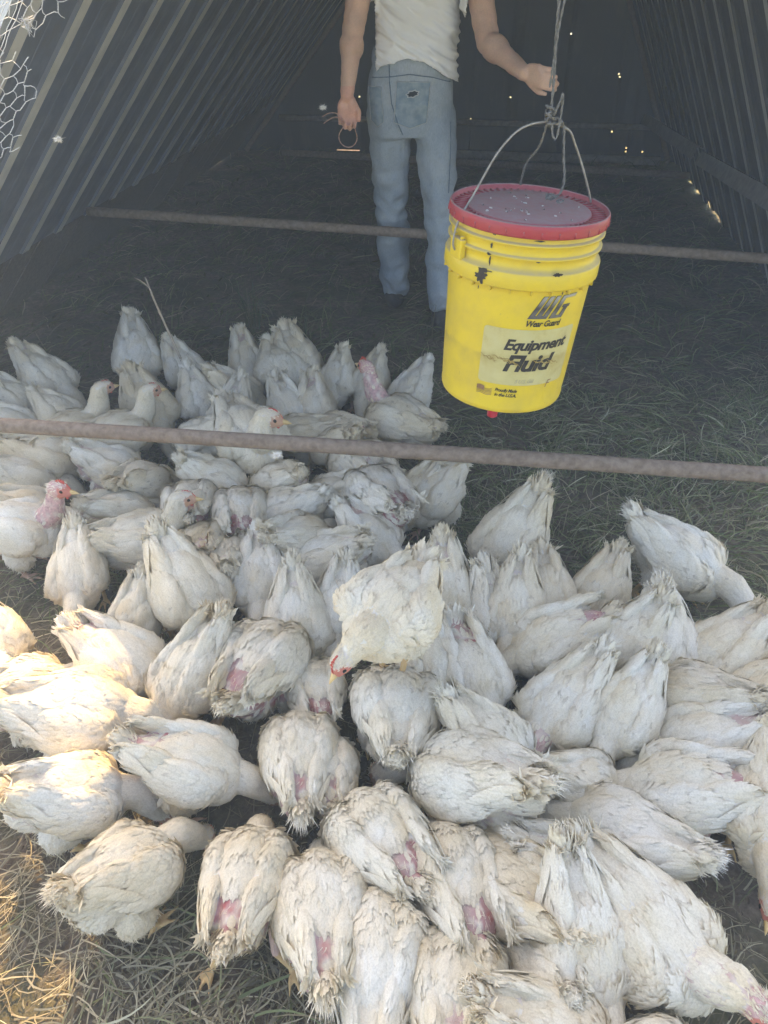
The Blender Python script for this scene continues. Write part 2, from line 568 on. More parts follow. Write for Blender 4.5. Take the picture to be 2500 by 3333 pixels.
# crumpled chicken wire hanging inside the front edge of the left wall
def chicken_wire():
    mb = MB()
    rs = random.Random(8)
    w = .031
    def pos(x, y):
        z = .90 + y
        return Vector((L0+LK*z+.012+x+.006*math.sin(z*17), 1.80+.02*math.sin(x*30+z*9)+.12*x, z+.01*math.sin(x*21)))
    dedup = set()
    rows = int(1.5/(w*.866))
    def node(i, j):  # honeycomb brick pattern nodes
        x = i*w*.5; y = j*w*.866
        o = (w*.15 if (i+j) % 2 else -w*.15)
        return x, y+o
    rsd = {}
    def jit(i, j):
        if (i, j) not in rsd: rsd[(i, j)] = (rs.gauss(0, .0018), rs.gauss(0, .0018), rs.gauss(0, .005))
        return rsd[(i, j)]
    def P(i, j):
        x, y = node(i, j); g = jit(i, j)
        p = pos(x, y)
        return p + Vector((g[2], g[0], g[1]))
    def ok(i, j):
        x, y = node(i, j)
        z = .90 + y
        edge = .205 + .03*math.sin(z*19) - .02*math.sin(z*47) - (.05 if 1.22 < z < 1.27 else 0)
        return x < edge and z > .99 + .02*math.sin(x*60)
    for i in range(0, 17):
        for j in range(0, rows+6):
            if not ok(i, j): continue
            if ok(i+1, j):
                mb.tube([P(i, j), (P(i, j)+P(i+1, j))/2 + Vector((rs.gauss(0, .002),)*3), P(i+1, j)], .0008, 4)
            if (i+j) % 2 == 1 and ok(i, j+1):
                a_, b_ = P(i, j), P(i, j+1)
                for ph in (0, math.pi):
                    pts = []
                    for t in range(7):
                        u = t/6
                        pts.append(a_.lerp(b_, u) + Vector((.0011*math.cos(u*12+ph), .0011*math.sin(u*12+ph), 0)))
                    mb.tube(pts, .0007, 4)
    # bunched selvedge wires and a tangle
    for k in range(7):
        pts = []
        for t in range(60):
            z = 1.05 + t*.017
            pts.append(Vector((L0+LK*z+.02+.018*k+.010*math.sin(z*9+k)+.002*math.sin(t*1.9+k), 1.80+.01*math.sin(z*8+k*2), z)))
        mb.tube(pts, .0009, 4)
    c = Vector((L0+LK*1.28+.15, 1.80, 1.28))
    pts = [c + Vector((rs.gauss(0, .008), rs.gauss(0, .010), rs.gauss(0, .009))) for _ in range(34)]
    mb.tube(pts, .0008, 4)
    m, nt, b = mat('galvanised_wire', (.62, .66, .7), .5, .3)
    return mb.build('chicken_wire', m, shelter)
chicken_wire()
# ================================================================ GRASS AND STRAW
def blades(name, X, Y, L, W, ang, lift, curl, col, seed, segs=4):
    """flat ribbon blades; all arguments arrays of length n"""
    n = len(X)
    rs = np.random.RandomState(seed)
    z0 = ground_z(X, Y)
    t = np.linspace(0, 1, segs+1)
    V = np.zeros((n, segs+1, 2, 3)); CC = np.zeros((n, segs+1, 2, 4))
    th = ang[:, None] + curl[:, None]*(t[None, :]-.3)
    dx = np.cumsum(np.cos(th), 1)/(segs+1); dy = np.cumsum(np.sin(th), 1)/(segs+1)
    lx = X[:, None] + dx*L[:, None]; ly = Y[:, None] + dy*L[:, None]
    arch = (1 - (2*t[None, :]-1)**2)
    up = lift[:, None]*L[:, None]*(t[None, :]*(1-.45*t[None, :]))
    base = rs.uniform(0, .022, n)[:, None]
    lz = z0[:, None] + .003 + base + up + arch*rs.uniform(0, .10, n)[:, None]*L[:, None]*.5
    wx = -np.sin(th); wy = np.cos(th)
    ww = W[:, None]*(1 - .75*t[None, :]**2)*.5
    tw = rs.uniform(-1, 1, n)[:, None]
    for k, s in enumerate((-1, 1)):
        V[:, :, k, 0] = lx + s*wx*ww; V[:, :, k, 1] = ly + s*wy*ww; V[:, :, k, 2] = lz + s*ww*tw
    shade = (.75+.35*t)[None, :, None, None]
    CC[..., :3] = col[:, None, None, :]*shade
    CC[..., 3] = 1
    m = (segs+1)*2
    b = np.arange(n)[:, None]*m
    q = np.concatenate([np.stack([b+2*i, b+2*i+1, b+2*i+3, b+2*i+2], -1) for i in range(segs)], 1).reshape(-1, 4)
    return V.reshape(-1, 3), q, CC.reshape(-1, 4)

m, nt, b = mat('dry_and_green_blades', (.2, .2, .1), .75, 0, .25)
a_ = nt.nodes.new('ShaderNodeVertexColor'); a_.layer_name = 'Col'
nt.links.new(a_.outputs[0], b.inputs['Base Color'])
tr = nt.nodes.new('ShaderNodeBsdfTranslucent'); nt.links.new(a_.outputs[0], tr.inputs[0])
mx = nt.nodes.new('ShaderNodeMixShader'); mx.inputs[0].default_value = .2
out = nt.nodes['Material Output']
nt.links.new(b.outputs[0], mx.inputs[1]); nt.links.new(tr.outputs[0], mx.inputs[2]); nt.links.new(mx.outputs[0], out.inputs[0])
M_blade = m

def palette(rs, n, cols, wts):
    c = np.array(cols)[rs.choice(len(cols), n, p=np.array(wts)/sum(wts))]
    return np.clip(c*rs.uniform(.8, 1.6, (n, 1)), 0, .6)

def inside(X, Y, m=.03):
    c = X*cy + Y*sy; a = -X*sy + Y*cy
    return (c > L0+m) & (c < R0_-m) & (a < A1-m)

def scatter(rs, n, x0, x1, y0, y1, dens=None):
    X = rs.uniform(x0, x1, n); Y = rs.uniform(y0, y1, n)
    k = inside(X, Y)
    if dens is not None: k &= rs.rand(n) < dens(X, Y)
    return X[k], Y[k]

def cluster(X, Y, s, seed):
    P = np.stack([X, Y, X*0], 1)
    return np.clip(.55 + .55*vnoise(P, s, seed), 0, 1)

rs = np.random.RandomState(11)
parts = []
straw = [(.20, .18, .115), (.27, .24, .16), (.33, .29, .20), (.14, .12, .08), (.42, .37, .26)]
green = [(.10, .13, .045), (.14, .17, .07), (.19, .21, .10), (.24, .25, .14)]
def put(X, Y, Lr, Wr, lift, curl, cols, wts, angc=None, seed=0, segs=4):
    n = len(X)
    if angc is None:
        P = np.stack([X, Y, X*0], 1)
        ang = vnoise(P, .35, seed+50)*2.2 + rs.normal(0, .8, n)
    else: ang = angc
    parts.append(blades('b', X, Y, rs.uniform(*Lr, n), rs.uniform(*Wr, n), ang, rs.uniform(*lift, n), rs.normal(0, curl, n), palette(rs, n, cols, wts), seed, segs))
# matted dry mat, near half
X, Y = scatter(rs, 30000, -2.3, 2.3, 1.15, 2.9, lambda x, y: cluster(x, y, .5, 5)*.5+.5)
put(X, Y, (.05, .14), (.0016, .0036), (.0, .25), .9, straw[:4]+green, (3, 3, 2.4, 2, 2, 3, 3, 2), seed=21)
X, Y = scatter(rs, 9000, .1, 2.1, 1.15, 2.6, lambda x, y: cluster(x, y, .25, 6))
put(X, Y, (.08, .18), (.002, .004), (.05, .5), .7, green+straw[:2]+[(.36, .36, .25)], (2, 3, 3, 3, 1, 2, 2), seed=22)
# lower left: long loose straw on bare soil
X, Y = scatter(rs, 3800, -1.4, 1.2, .05, 1.25, lambda x, y: cluster(x, y, .28, 7)**1.3)
put(X, Y, (.05, .15), (.0018, .0038), (.0, .06), 1.0, straw+green[2:], (2.5, 3, 2, 3, .7, .8, 1.2), seed=23, segs=6)
X, Y = scatter(rs, 2000, -.55, .2, .12, .62, lambda x, y: cluster(x, y, .22, 9)**1.2)
put(X, Y, (.07, .19), (.002, .0044), (.0, .07), .8, straw+green[2:], (1, 3, 3, 1, 1, .8, 2), seed=24, segs=6)
X, Y = scatter(rs, 9000, -1.4, 1.4, .05, 1.3)
put(X, Y, (.02, .07), (.001, .0022), (.0, .1), 1.2, straw, (3, 2, 1, 3, .4), seed=25, segs=3)
X, Y = scatter(rs, 2200, -1.3, -.38, .15, 1.3, lambda x, y: cluster(x, y, .16, 10)*.6+.4)
put(X, Y, (.04, .15), (.0014, .0034), (.0, .22), 1.0, straw, (1, 3, 3, 1, 2), seed=27, segs=5)
# crumbs of soil and chopped chaff
X, Y = scatter(rs, 9000, -1.4, 1.6, .05, 1.6)
put(X, Y, (.006, .022), (.0015, .004), (.0, .5), .4, straw[:2]+[(.09, .07, .05)], (1, 1, 2), seed=28, segs=2)
# far half, coarser
X, Y = scatter(rs, 26000, -2.6, 3.2, 2.8, 7.4, lambda x, y: np.clip(1.2-(y-2.8)*.18, .3, 1)*(cluster(x, y, .6, 8)*.6+.4))
put(X, Y, (.07, .2), (.003, .006), (.05, .7), .7, green+straw[:2], (4, 4, 2, 1, 2, 1), seed=26, segs=3)
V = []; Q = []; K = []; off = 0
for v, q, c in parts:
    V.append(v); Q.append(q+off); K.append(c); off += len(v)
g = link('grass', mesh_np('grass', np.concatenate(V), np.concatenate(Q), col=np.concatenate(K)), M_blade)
tag(g, 'matted grass and dry straw trodden flat on the shelter ground', 'grass', kind='stuff')

# taller seed stalks left standing behind the flock
def tuft(name, label, cat, x, y, n, h, spread, cols, seed, w=.003):
    r2 = np.random.RandomState(seed)
    mb_v, mb_q, mb_c = [], [], []
    off = 0
    for k in range(n):
        segs = 5
        an = r2.uniform(0, 6.28); lean = r2.uniform(.05, spread)
        hh = h*r2.uniform(.6, 1)
        col = np.array(cols[r2.randint(len(cols))])*r2.uniform(.8, 1.2)
        bx, by = x+r2.normal(0, .02), y+r2.normal(0, .02)
        for i in range(segs+1):
            t = i/segs
            px = bx + math.cos(an)*lean*hh*t*t*1.2; py = by+math.sin(an)*lean*hh*t*t*1.2; pz = hh*t*(1-.2*lean*t)
            ww = w*(1-.8*t)
            for s in (-1, 1):
                mb_v.append((px-math.sin(an)*ww*s, py+math.cos(an)*ww*s, pz)); mb_c.append((*col, 1))
        for i in range(segs):
            mb_q.append((off+2*i, off+2*i+1, off+2*i+3, off+2*i+2))
        off += 2*(segs+1)
    o = link(name, mesh_np(name, np.array(mb_v), np.array(mb_q), col=np.array(mb_c)), M_blade)
    tag(o, label, cat)
    return o
GRN = [(.05, .09, .04), (.09, .13, .06)]
DRY = [(.18, .16, .11), (.13, .13, .08)]
tuft('weed', 'small leafy green weed between the back row of chickens and the bucket', 'weed', .03, 2.62, 16, .13, 1.2, GRN, 5, .007)
tuft('grass_tuft', 'thin dry tuft of stalks by the jeans hem, behind the raised bucket', 'grass', .18, 3.2, 12, .22, .9, DRY, 6, .002)
tuft('grass_tuft', 'sparse green grass tuft behind the topmost rounded chicken', 'grass', -.36, 2.95, 22, .26, .8, GRN+DRY, 7, .0025)
tuft('grass_tuft', 'loose grass tuft growing below the far cross pipe at left', 'grass', -.62, 3.3, 26, .3, .8, GRN+DRY, 8, .0025)
tuft('grass_tuft', 'bright green tuft beside the chicken walking alone', 'grass', .93, 1.68, 14, .09, 1.4, [(.12, .19, .08)], 9, .004)
# dry forked twig standing behind the flock
mb = MB()
mb.tube([(-.70, 2.47, .0), (-.735, 2.49, .2), (-.78, 2.5, .36), (-.80, 2.5, .44), (-.815, 2.5, .52)], [.006, .005, .0042, .0038, .002], 7)
mb.tube([(-.808, 2.5, .485), (-.83, 2.49, .512), (-.85, 2.49, .522)], [.003, .002, .001], 6)
mb.tube([(-.787, 2.5, .385), (-.795, 2.5, .40)], [.004, .002], 6)
tw = mb.build('dry_stem', simple('dry_bark', (.3, .25, .19), (.45, .38, .3), 60, .9, .4))
tag(tw, 'dry brown forked stem standing up behind the back row of chickens', 'stem')
# loose grey feather lying on the grass
def loose_feather():
    v, f = [], []
    c = Vector((-.02, 1.60, .035)); d = Vector((.95, .30, .0)).normalized(); s = Vector((-d.y, d.x, 0))
    n = 10
    for i in range(n+1):
        t = i/n
        w = .011*math.sin(math.pi*min(1, t*.95+.05))**.6*(1 if t < .9 else .6)
        p = c + d*.15*t + Vector((0, 0, .012*math.sin(t*3)))
        v += [p - s*w, p + Vector((0, 0, .002)), p + s*w]
    for i in range(n):
        f += [(3*i, 3*i+1, 3*i+4, 3*i+3), (3*i+1, 3*i+2, 3*i+5, 3*i+4)]
    mb = MB(); mb.add(v, f)
    o = mb.build('loose_feather', simple('grey_vane', (.3, .3, .28), (.5, .49, .45), 40, .9, .3))
    tag(o, 'moulted grey feather lying on the grass between the two flocks', 'feather')
loose_feather()
# ================================================================ CHICKENS
def plumage_mat():
    m, nt, b = mat('white_feathers', (.8, .77, .7), .85, 0, .12)
    a = nt.nodes.new('ShaderNodeVertexColor'); a.layer_name = 'Col'
    oi = nt.nodes.new('ShaderNodeObjectInfo')
    # bird to bird: whiter or creamier
    tint = ramp(nt, oi.outputs['Random'], [(0, (1.0, 1.0, 1.0)), (.45, (1, .985, .94)), (.8, (.98, .94, .86)), (1, (.95, .89, .78))])
    c = mixc(nt, 1.0, a.outputs[0], tint.outputs[0], 'MULTIPLY')
    # dirt and yellow staining in patches that differ per bird
    tc = nt.nodes.new('ShaderNodeTexCoord')
    ad = nt.nodes.new('ShaderNodeVectorMath'); ad.operation = 'ADD'
    sc = nt.nodes.new('ShaderNodeVectorMath'); sc.operation = 'SCALE'; sc.inputs['Scale'].default_value = 37.
    cb = nt.nodes.new('ShaderNodeCombineXYZ')
    for k in range(3): nt.links.new(oi.outputs['Random'], cb.inputs[k])
    nt.links.new(cb.outputs[0], sc.inputs[0])
    nt.links.new(tc.outputs['Object'], ad.inputs[0]); nt.links.new(sc.outputs[0], ad.inputs[1])
    def ns(scale, detail, rough):
        n = nt.nodes.new('ShaderNodeTexNoise'); n.inputs['Scale'].default_value = scale
        n.inputs['Detail'].default_value = detail; n.inputs['Roughness'].default_value = rough
        nt.links.new(ad.outputs[0], n.inputs['Vector']); return n
    n1, n2, n3 = ns(9, 4, .6), ns(22, 6, .7), ns(320, 3, .6)
    s1 = ramp(nt, n1.outputs[0], [(.45, (0, 0, 0)), (.75, (.6, .6, .6))])
    c = mixc(nt, s1.outputs[0], c, (.88, .80, .62), 'MULTIPLY')
    s2 = ramp(nt, n2.outputs[0], [(.60, (0, 0, 0)), (.80, (.5, .5, .5))])
    c = mixc(nt, s2.outputs[0], c, (.72, .66, .57), 'MULTIPLY')
    s3 = ramp(nt, n3.outputs[0], [(.35, (.86, .85, .83)), (.6, (1, 1, 1))])
    c = mixc(nt, 1.0, c, s3.outputs[0], 'MULTIPLY')
    nt.links.new(c, b.inputs['Base Color'])
    bump(nt, b, n3.outputs[0], .25, .0015)
    tr = nt.nodes.new('ShaderNodeBsdfTranslucent'); nt.links.new(c, tr.inputs[0])
    mx = nt.nodes.new('ShaderNodeMixShader'); mx.inputs[0].default_value = .18
    out = nt.nodes['Material Output']
    nt.links.new(b.outputs[0], mx.inputs[1]); nt.links.new(tr.outputs[0], mx.inputs[2]); nt.links.new(mx.outputs[0], out.inputs[0])
    return m

def body_mat():
    m, nt, b = mat('chicken_skin_and_down', (.7, .6, .5), .65, 0, .3)
    a = nt.nodes.new('ShaderNodeVertexColor'); a.layer_name = 'Col'
    n = noise_tex(nt, 60, 6, .7)
    n2 = noise_tex(nt, 260, 3, .6)
    r = ramp(nt, n.outputs[0], [(.35, (.90, .88, .87)), (.6, (1.0, 1.0, 1.0)), (.75, (1.05, 1.03, 1.02))])
    c = mixc(nt, 1.0, a.outputs[0], r.outputs[0], 'MULTIPLY')
    nt.links.new(c, b.inputs['Base Color'])
    b.inputs['Subsurface Weight'].default_value = .12
    b.inputs['Subsurface Radius'].default_value = (.006, .002, .001)
    bump(nt, b, n2.outputs[0], .6, .002)
    return m

M_feather, M_body = plumage_mat(), body_mat()
M_beak = simple('horn_beak', (.62, .42, .17), (.75, .58, .3), 60, .45, .1)
M_comb = simple('red_comb', (.50, .06, .045), (.68, .14, .10), 90, .5, .5, dist=.002)
M_eye, _n, _b = mat('dark_eye', (.02, .015, .01), .12)

WHITE = np.array([.87, .855, .79]); CREAM = np.array([.84, .77, .63]); DIRT = np.array([.36, .30, .23])
PINK = np.array([.44, .25, .24]); RED = np.array([.42, .07, .07])

def feathers(P, D, N, L, W, lift, Rc, col, rs, dirt=.05, jag=.12):
    """curved vaned feathers: 20 vertices each"""
    n = len(P)
    S = np.cross(N, D); S /= np.maximum(np.linalg.norm(S, axis=1, keepdims=True), 1e-9)
    t = np.array([0, .38, .74, 1.0]); wd = np.array([.4, 1.0, .92, .42])
    s = np.array([-1, -.5, 0, .5, 1.])
    V = np.zeros((n, 4, 5, 3)); K = np.ones((n, 4, 5, 4))
    dt = (rs.rand(n) < dirt)
    roll = rs.normal(0, .09, n)
    for i in range(4):
        for j in range(5):
            tt = t[i] - (.22*s[j]**2 if i == 3 else .06*s[j]**2)
            tt = tt + (rs.uniform(-jag, jag, n) if i == 3 else 0)
            side = (s[j]*wd[i]*W*.5)
            h = lift*L*tt - (L*tt)**2/(2*Rc) - (s[j]**2)*W*.10*wd[i] + side*roll
            V[:, i, j] = P + D*(L*tt)[:, None] + S*side[:, None] + N*h[:, None]
            sh = np.full(n, 1.0)
            sh = sh*(.97 if j in (0, 4) else 1.0)*(1.02 if j == 2 else 1.0)
            sh = sh*(1.0 if i != 3 else .96)
            c = col*sh[:, None]
            if i >= 2 or j in (0, 4):
                c = np.where(dt[:, None], c*.6 + DIRT*.4, c)
            K[:, i, j, :3] = c
    b = np.arange(n)[:, None]*20
    q = np.concatenate([np.stack([b+i*5+j, b+(i+1)*5+j, b+(i+1)*5+j+1, b+i*5+j+1], -1) for i in range(3) for j in range(4)], 1).reshape(-1, 4)
    NN = np.broadcast_to(N[:, None, None, :], V.shape) + .35*(S[:, None, None, :]*s[None, None, :, None] + D[:, None, None, :]*t[None, :, None, None]*.4)
    return V.reshape(-1, 3), q, K.reshape(-1, 4), NN.reshape(-1, 3)

def strands(P, D, L, W, col, rs, bend=None, nrm=None):
    n = len(P)
    A = rs.normal(size=(n, 3)); S = np.cross(A, D) if nrm is None else np.cross(D, nrm + A*.35); S /= np.maximum(np.linalg.norm(S, axis=1, keepdims=True), 1e-9)
    B = rs.normal(size=(n, 3))*.25 if bend is None else bend + rs.normal(size=(n, 3))*.12
    V = np.zeros((n, 3, 2, 3)); K = np.ones((n, 3, 2, 4))
    for i, (t, w) in enumerate(((0, 1), (.55, .8), (1, .15))):
        c = P + D*(L*t)[:, None] + B*(L*t*t)[:, None]
        for j, s in enumerate((-1, 1)):
            V[:, i, j] = c + S*(s*w*W*.5)[:, None]
            K[:, i, j, :3] = col
    b = np.arange(n)[:, None]*6
    q = np.concatenate([np.stack([b+2*i, b+2*i+1, b+2*i+3, b+2*i+2], -1) for i in range(2)], 1).reshape(-1, 4)
    NN = np.broadcast_to((S if nrm is None else nrm)[:, None, None, :], V.shape)
    return V.reshape(-1, 3), q, K.reshape(-1, 4), NN.reshape(-1, 3)

def rotm(pitch=0, yaw=0, roll=0):
    return (Matrix.Rotation(R(yaw), 3, 'Z') @ Matrix.Rotation(R(pitch), 3, 'Y') @ Matrix.Rotation(R(roll), 3, 'X'))

def make_variant(name, pitch=28, neck=None, head=None, wl=(0, 0), tail='tuft', patch=0., legs='stand', seed=0, bare=0., comb=.5, fat=1., lum=1.):
    """one chicken pose: returns dict of meshes. x forward, z up, feet on z=0"""
    rs = np.random.RandomState(seed)
    M = rotm(pitch)
    piv = Vector((0, 0, .135))
    def T(p): return M @ (Vector(p)-piv) + piv
    prims = []   # (kind, centre/a, radii/b, rotation, flow, type)
    mb = MB()
    J = lambda s: rs.uniform(-s, s)
    def E(c, r, rot, flow, typ):
        mb.ell(c, r, rot); prims.append(('e', np.array(c), np.array(r), np.array(rot), np.array(flow), typ))
    def Cc(a, b, ra, rb, flow, typ):
        mb.capsule(a, b, ra, rb); prims.append(('c', np.array(a), np.array(b), (ra, rb), np.array(flow), typ))
    back = M @ Vector((-1, 0, 0)); dn = Vector((0, 0, -1))
    E(T((0, 0, .147)), (.105, .074*fat, .068), M, M @ Vector((-1, 0, -.12)), 'body')
    E(T((.055, 0, .128)), (.062, .064*fat, .062), M, M @ Vector((-.8, 0, -.5)), 'breast')
    E(T((-.075, 0, .150)), (.062, .048*fat, .046), M, M @ Vector((-1, 0, -.1)), 'rump')
    E(T((-.045, 0, .112)), (.062, .054*fat, .048), M, M @ Vector((-.6, 0, -.8)), 'fluff')
    E(T((-.130, 0, .172)), (.040, {'puff': .028, 'fan': .026}.get(tail, .022), {'puff': .024}.get(tail, .018)), M @ rotm(25), M @ Vector((-1, 0, .45)), 'tail')
    wings = []
    for k, s in enumerate((-1, 1)):
        lift = wl[k]
        W = M @ rotm(5+J(3)+lift*.2, s*(12+J(2)) - s*lift*.25, s*(24+J(4)))
        c = T((-.018, s*(.060*fat+lift*.0003), .166+lift*.0003))
        E(c + W @ Vector((.022, 0, -.004)), (.070, .0235, .052), W, W @ Vector((-1, 0, -.10)), 'wing')
        E(c + W @ Vector((-.045, -s*.004, .010)), (.072, .0155, .034), W, W @ Vector((-1, 0, .02)), 'wing')
        wings.append((c, W, s))
        # shoulder roundness
        E(T((.05, s*.05*fat, .162)), (.036, .026, .034), M, M @ Vector((-1, 0, -.2)), 'body')
        E(T((-.005, s*.048, .085)), (.04, .028, .046), rotm(10), Vector((-.2, 0, -1)), 'fluff')
    # neck
    nb = T((.085, 0, .158))
    pts = [nb - (M @ Vector((.03, 0, .008)))] + [Vector(p) for p in neck]
    rad = np.linspace(.040, (.0175 if bare > .5 else .0235), len(pts)-0)
    for i in range(len(pts)-1):
        fl = (pts[i]-pts[i+1]).normalized()
        Cc(pts[i], pts[i+1], float(rad[i]), float(rad[i+1]), fl, 'neck')
    hp = pts[-1]
    hf = Vector(head).normalized()
    hu = Vector((0, 0, 1)) if abs(hf.z) < .8 else (M @ Vector((1, 0, 0)) if hf.z < 0 else Vector((-1, 0, 0)))
    hu = (hu - hf*hu.dot(hf)).normalized(); hr = hf.cross(hu)
    HM = Matrix((hf, -hr, hu)).transposed()
    hc = hp + hf*.014 + hu*.005
    E(hc, (.0325, .0215, .0245), HM, -hf, 'head')
    E(hc + hf*.020 - hu*.005, (.0175, .0135, .0150), HM, -hf, 'face')
    # legs
    lp = []
    for s in (-1, 1):
        if legs == 'stand': hock, foot, yaw = (-.03, s*.045, .062), (-.008+J(.01), s*(.05+J(.006)), .008), s*8
        elif legs == 'stride': hock, foot, yaw = ((-.045, s*.04, .075), (-.075, s*.045, .008), s*6) if s < 0 else ((.0, s*.04, .07), (.03, s*.045, .008), s*6)
        elif legs == 'back': hock, foot, yaw = (-.085, s*.055, .050), (-.10, s*(.085), .010), s*150
        else: hock, foot, yaw = (-.02, s*.03, .045), (0, s*.022, -.055), s*12
        hk, ft = Vector(hock), Vector(foot)
        Cc((-.005, s*.045, .085), hk, .022, .0095, (-.2, 0, -1), 'shank')
        Cc(hk, ft + Vector((0, 0, .004)), .0085, .0068, (0, 0, -1), 'leg')
        for ang, ln in ((-32, .042), (0, .052), (32, .042), (180, .022)):
            d = Vector((math.cos(R(ang+yaw)), math.sin(R(ang+yaw)), 0))
            mid = ft + d*ln*.55 + Vector((0, 0, .003)); tip = ft + d*ln + Vector((0, 0, -.004))
            Cc(ft, mid, .0062, .0048, d, 'leg'); Cc(mid, tip, .0048, .0030, d, 'leg')
    def keep(V): return np.where(V[:, 2] < .055, .35, 1.)
    V, Q, Tt, Ed = voxel(mb, .0042, 2, .5, keep)
    # lumps under the plumage
    N = vnormals(V, Q, Tt)
    # classify
    def classify(V):
        best = np.full(len(V), 1e9); idx = np.zeros(len(V), int)
        for i, p in enumerate(prims):
            if p[0] == 'e':
                l = (V - p[1])@p[3]
                ln = np.linalg.norm(l/p[2], axis=1)
                d = (ln-1)*np.linalg.norm(l, axis=1)/np.maximum(ln, 1e-6)
            else:
                ab = p[2]-p[1]; t = np.clip(((V-p[1])@ab)/max(ab@ab, 1e-9), 0, 1)
                d = np.linalg.norm(V-p[1]-t[:, None]*ab, axis=1) - (p[3][0]+(p[3][1]-p[3][0])*t)
            k = d < best; best[k] = d[k]; idx[k] = i
        return idx
    types = np.array([p[5] for p in prims]); flows = np.array([p[4]/np.linalg.norm(p[4]) for p in prims])
    ci = classify(V); ty = types[ci]
    soft = np.isin(ty, ['body', 'breast', 'rump', 'fluff', 'wing'])
    V = V + N*((.0020*vnoise(V, .06, seed)+.0004*vnoise(V, .025, seed+1))*soft)[:, None]
    N = vnormals(V, Q, Tt)
    loc = (V - np.array(piv))@np.array(M) + np.array(piv)    # un-pitched coordinates
    def patchw(loc):
        w = np.zeros(len(loc))
        if patch > 0:
            for (c, r) in (((-.094, .042, .152), .068), ((-.094, -.040, .150), .050), ((-.118, .01, .145), .048), ((-.045, .078, .125), .060), ((-.05, -.076, .122), .042)):
                d = np.linalg.norm((loc-np.array(c))/np.array([1, 1, .85]), axis=1)/(r*1.18)
                w = np.maximum(w, np.clip((1.2-d)*2.6, 0, 1))
        w *= np.clip(.95+1.0*vnoise(loc, .035, seed+9), 0, 1)
        return np.clip(w*patch, 0, 1)
    pw = patchw(loc)*np.isin(ty, ['rump', 'fluff', 'body', 'tail'])
    col = np.tile(np.array([.76, .72, .62]), (len(V), 1))
    sore = np.clip(vnoise(V, .025, seed+4)*.8-.1, 0, 1)
    skin = PINK[None]*(1-sore[:, None]) + RED[None]*sore[:, None]
    skin = skin*.85 + np.array([.62, .40, .42])*.15
    col = col*(1-pw[:, None]) + skin*pw[:, None]
    hl = (V - np.array(hc))@np.array(HM)
    face = ((ty == 'face') | ((ty == 'head') & (hl[:, 0] > .004) & (hl[:, 2] < .015)))
    fc = np.array([.60, .22, .17]) if comb > .6 else np.array([.56, .34, .24])
    col[face] = fc
    col[(ty == 'head') & ~face] = [.76, .70, .62]
    if bare > 0:
        k = ty == 'neck'; bw = np.clip(bare*1.1-.1+.5*vnoise(V[k], .03, 3), 0, 1)[:, None]*np.clip((np.linalg.norm(V[k]-np.array(nb), axis=1)-.022)/.02, 0, 1)[:, None]
        col[k] = col[k]*(1-bw) + np.array([.60, .38, .36])*(.9+.2*vnoise(V[k], .012, 5)[:, None])*bw
        col[(ty == 'head') & ~face] = [.62, .40, .38]
    k = ty == 'leg'; col[k] = np.array([.62, .42, .20]) if seed % 2 else np.array([.60, .38, .27])
    k = ty == 'shank'; col[k] = [.60, .42, .34]
    body = mesh_np(name+'_body', V, Q, Tt, col=np.c_[col, np.ones(len(V))])
    body.materials.append(M_body)
    # ---- feathers: even sample of the skin
    tri = np.concatenate([Q[:, [0, 1, 2]], Q[:, [0, 2, 3]], Tt]) if len(Tt) else np.concatenate([Q[:, [0, 1, 2]], Q[:, [0, 2, 3]]])
    area = np.linalg.norm(np.cross(V[tri[:, 1]]-V[tri[:, 0]], V[tri[:, 2]]-V[tri[:, 0]]), axis=1)/2
    cum = np.cumsum(area); cum /= cum[-1]
    def sample(n):
        f = np.searchsorted(cum, rs.rand(n)); f = np.minimum(f, len(tri)-1)
        u, v = rs.rand(n), rs.rand(n); k = u+v > 1; u[k], v[k] = 1-u[k], 1-v[k]
        t3 = tri[f]; w = np.stack([1-u-v, u, v], 1)
        P = (V[t3]*w[:, :, None]).sum(1); n_ = (N[t3]*w[:, :, None]).sum(1)
        n_ /= np.maximum(np.linalg.norm(n_, axis=1, keepdims=True), 1e-9)
        return P, n_, ci[t3[:, 0]]
    def even(n, cell):
        P, n_, c = sample(n)
        key = np.floor(P/cell).astype(int); _, u = np.unique(key, axis=0, return_index=True)
        return P[u], n_[u], c[u]
    out = []
    def flow(P, N_, c, jit):
        F = flows[c] + rs.normal(size=(len(P), 3))*jit
        F = F - N_*(F*N_).sum(1)[:, None]
        return F/np.maximum(np.linalg.norm(F, axis=1, keepdims=True), 1e-6)
    def colour(P, k=1.):
        s = np.clip(.42+.4*vnoise(P, .09, seed+7), 0, 1)[:, None]
        c = (WHITE*(1-s)+CREAM*s)*rs.uniform(.975, 1.015, (len(P), 1))*lum
        return np.minimum(c, .90)
    def add_f(P, N_, c, L, W, lift, Rc, jit, dirt, jag=.14):
        if len(P) == 0: return
        n = len(P)
        D = flow(P, N_, c, jit)
        L_ = rs.uniform(*L, n); W_ = rs.uniform(*W, n)
        if patch > .5:
            tip = (P + D*(L_*.75)[:, None] - np.array(piv))@np.array(M) + np.array(piv)
            kk = rs.rand(n) > patchw(tip)*.85
            P, N_, c, D, L_, W_ = P[kk], N_[kk], c[kk], D[kk], L_[kk], W_[kk]; n = len(P)
            if n == 0: return
        out.append(feathers(P + N_*.0006, D, N_, L_, W_, rs.normal(lift, .035, n), Rc, colour(P), rs, dirt, jag))
    P, N_, c = even(30000, .0064); t = types[c]
    lo = (P - np.array(piv))@np.array(M) + np.array(piv)
    w = patchw(lo)*np.isin(t, ['rump', 'fluff', 'body', 'tail'])
    ok = rs.rand(len(P)) > w*2.4
    hl = (P - np.array(hc))@np.array(HM)
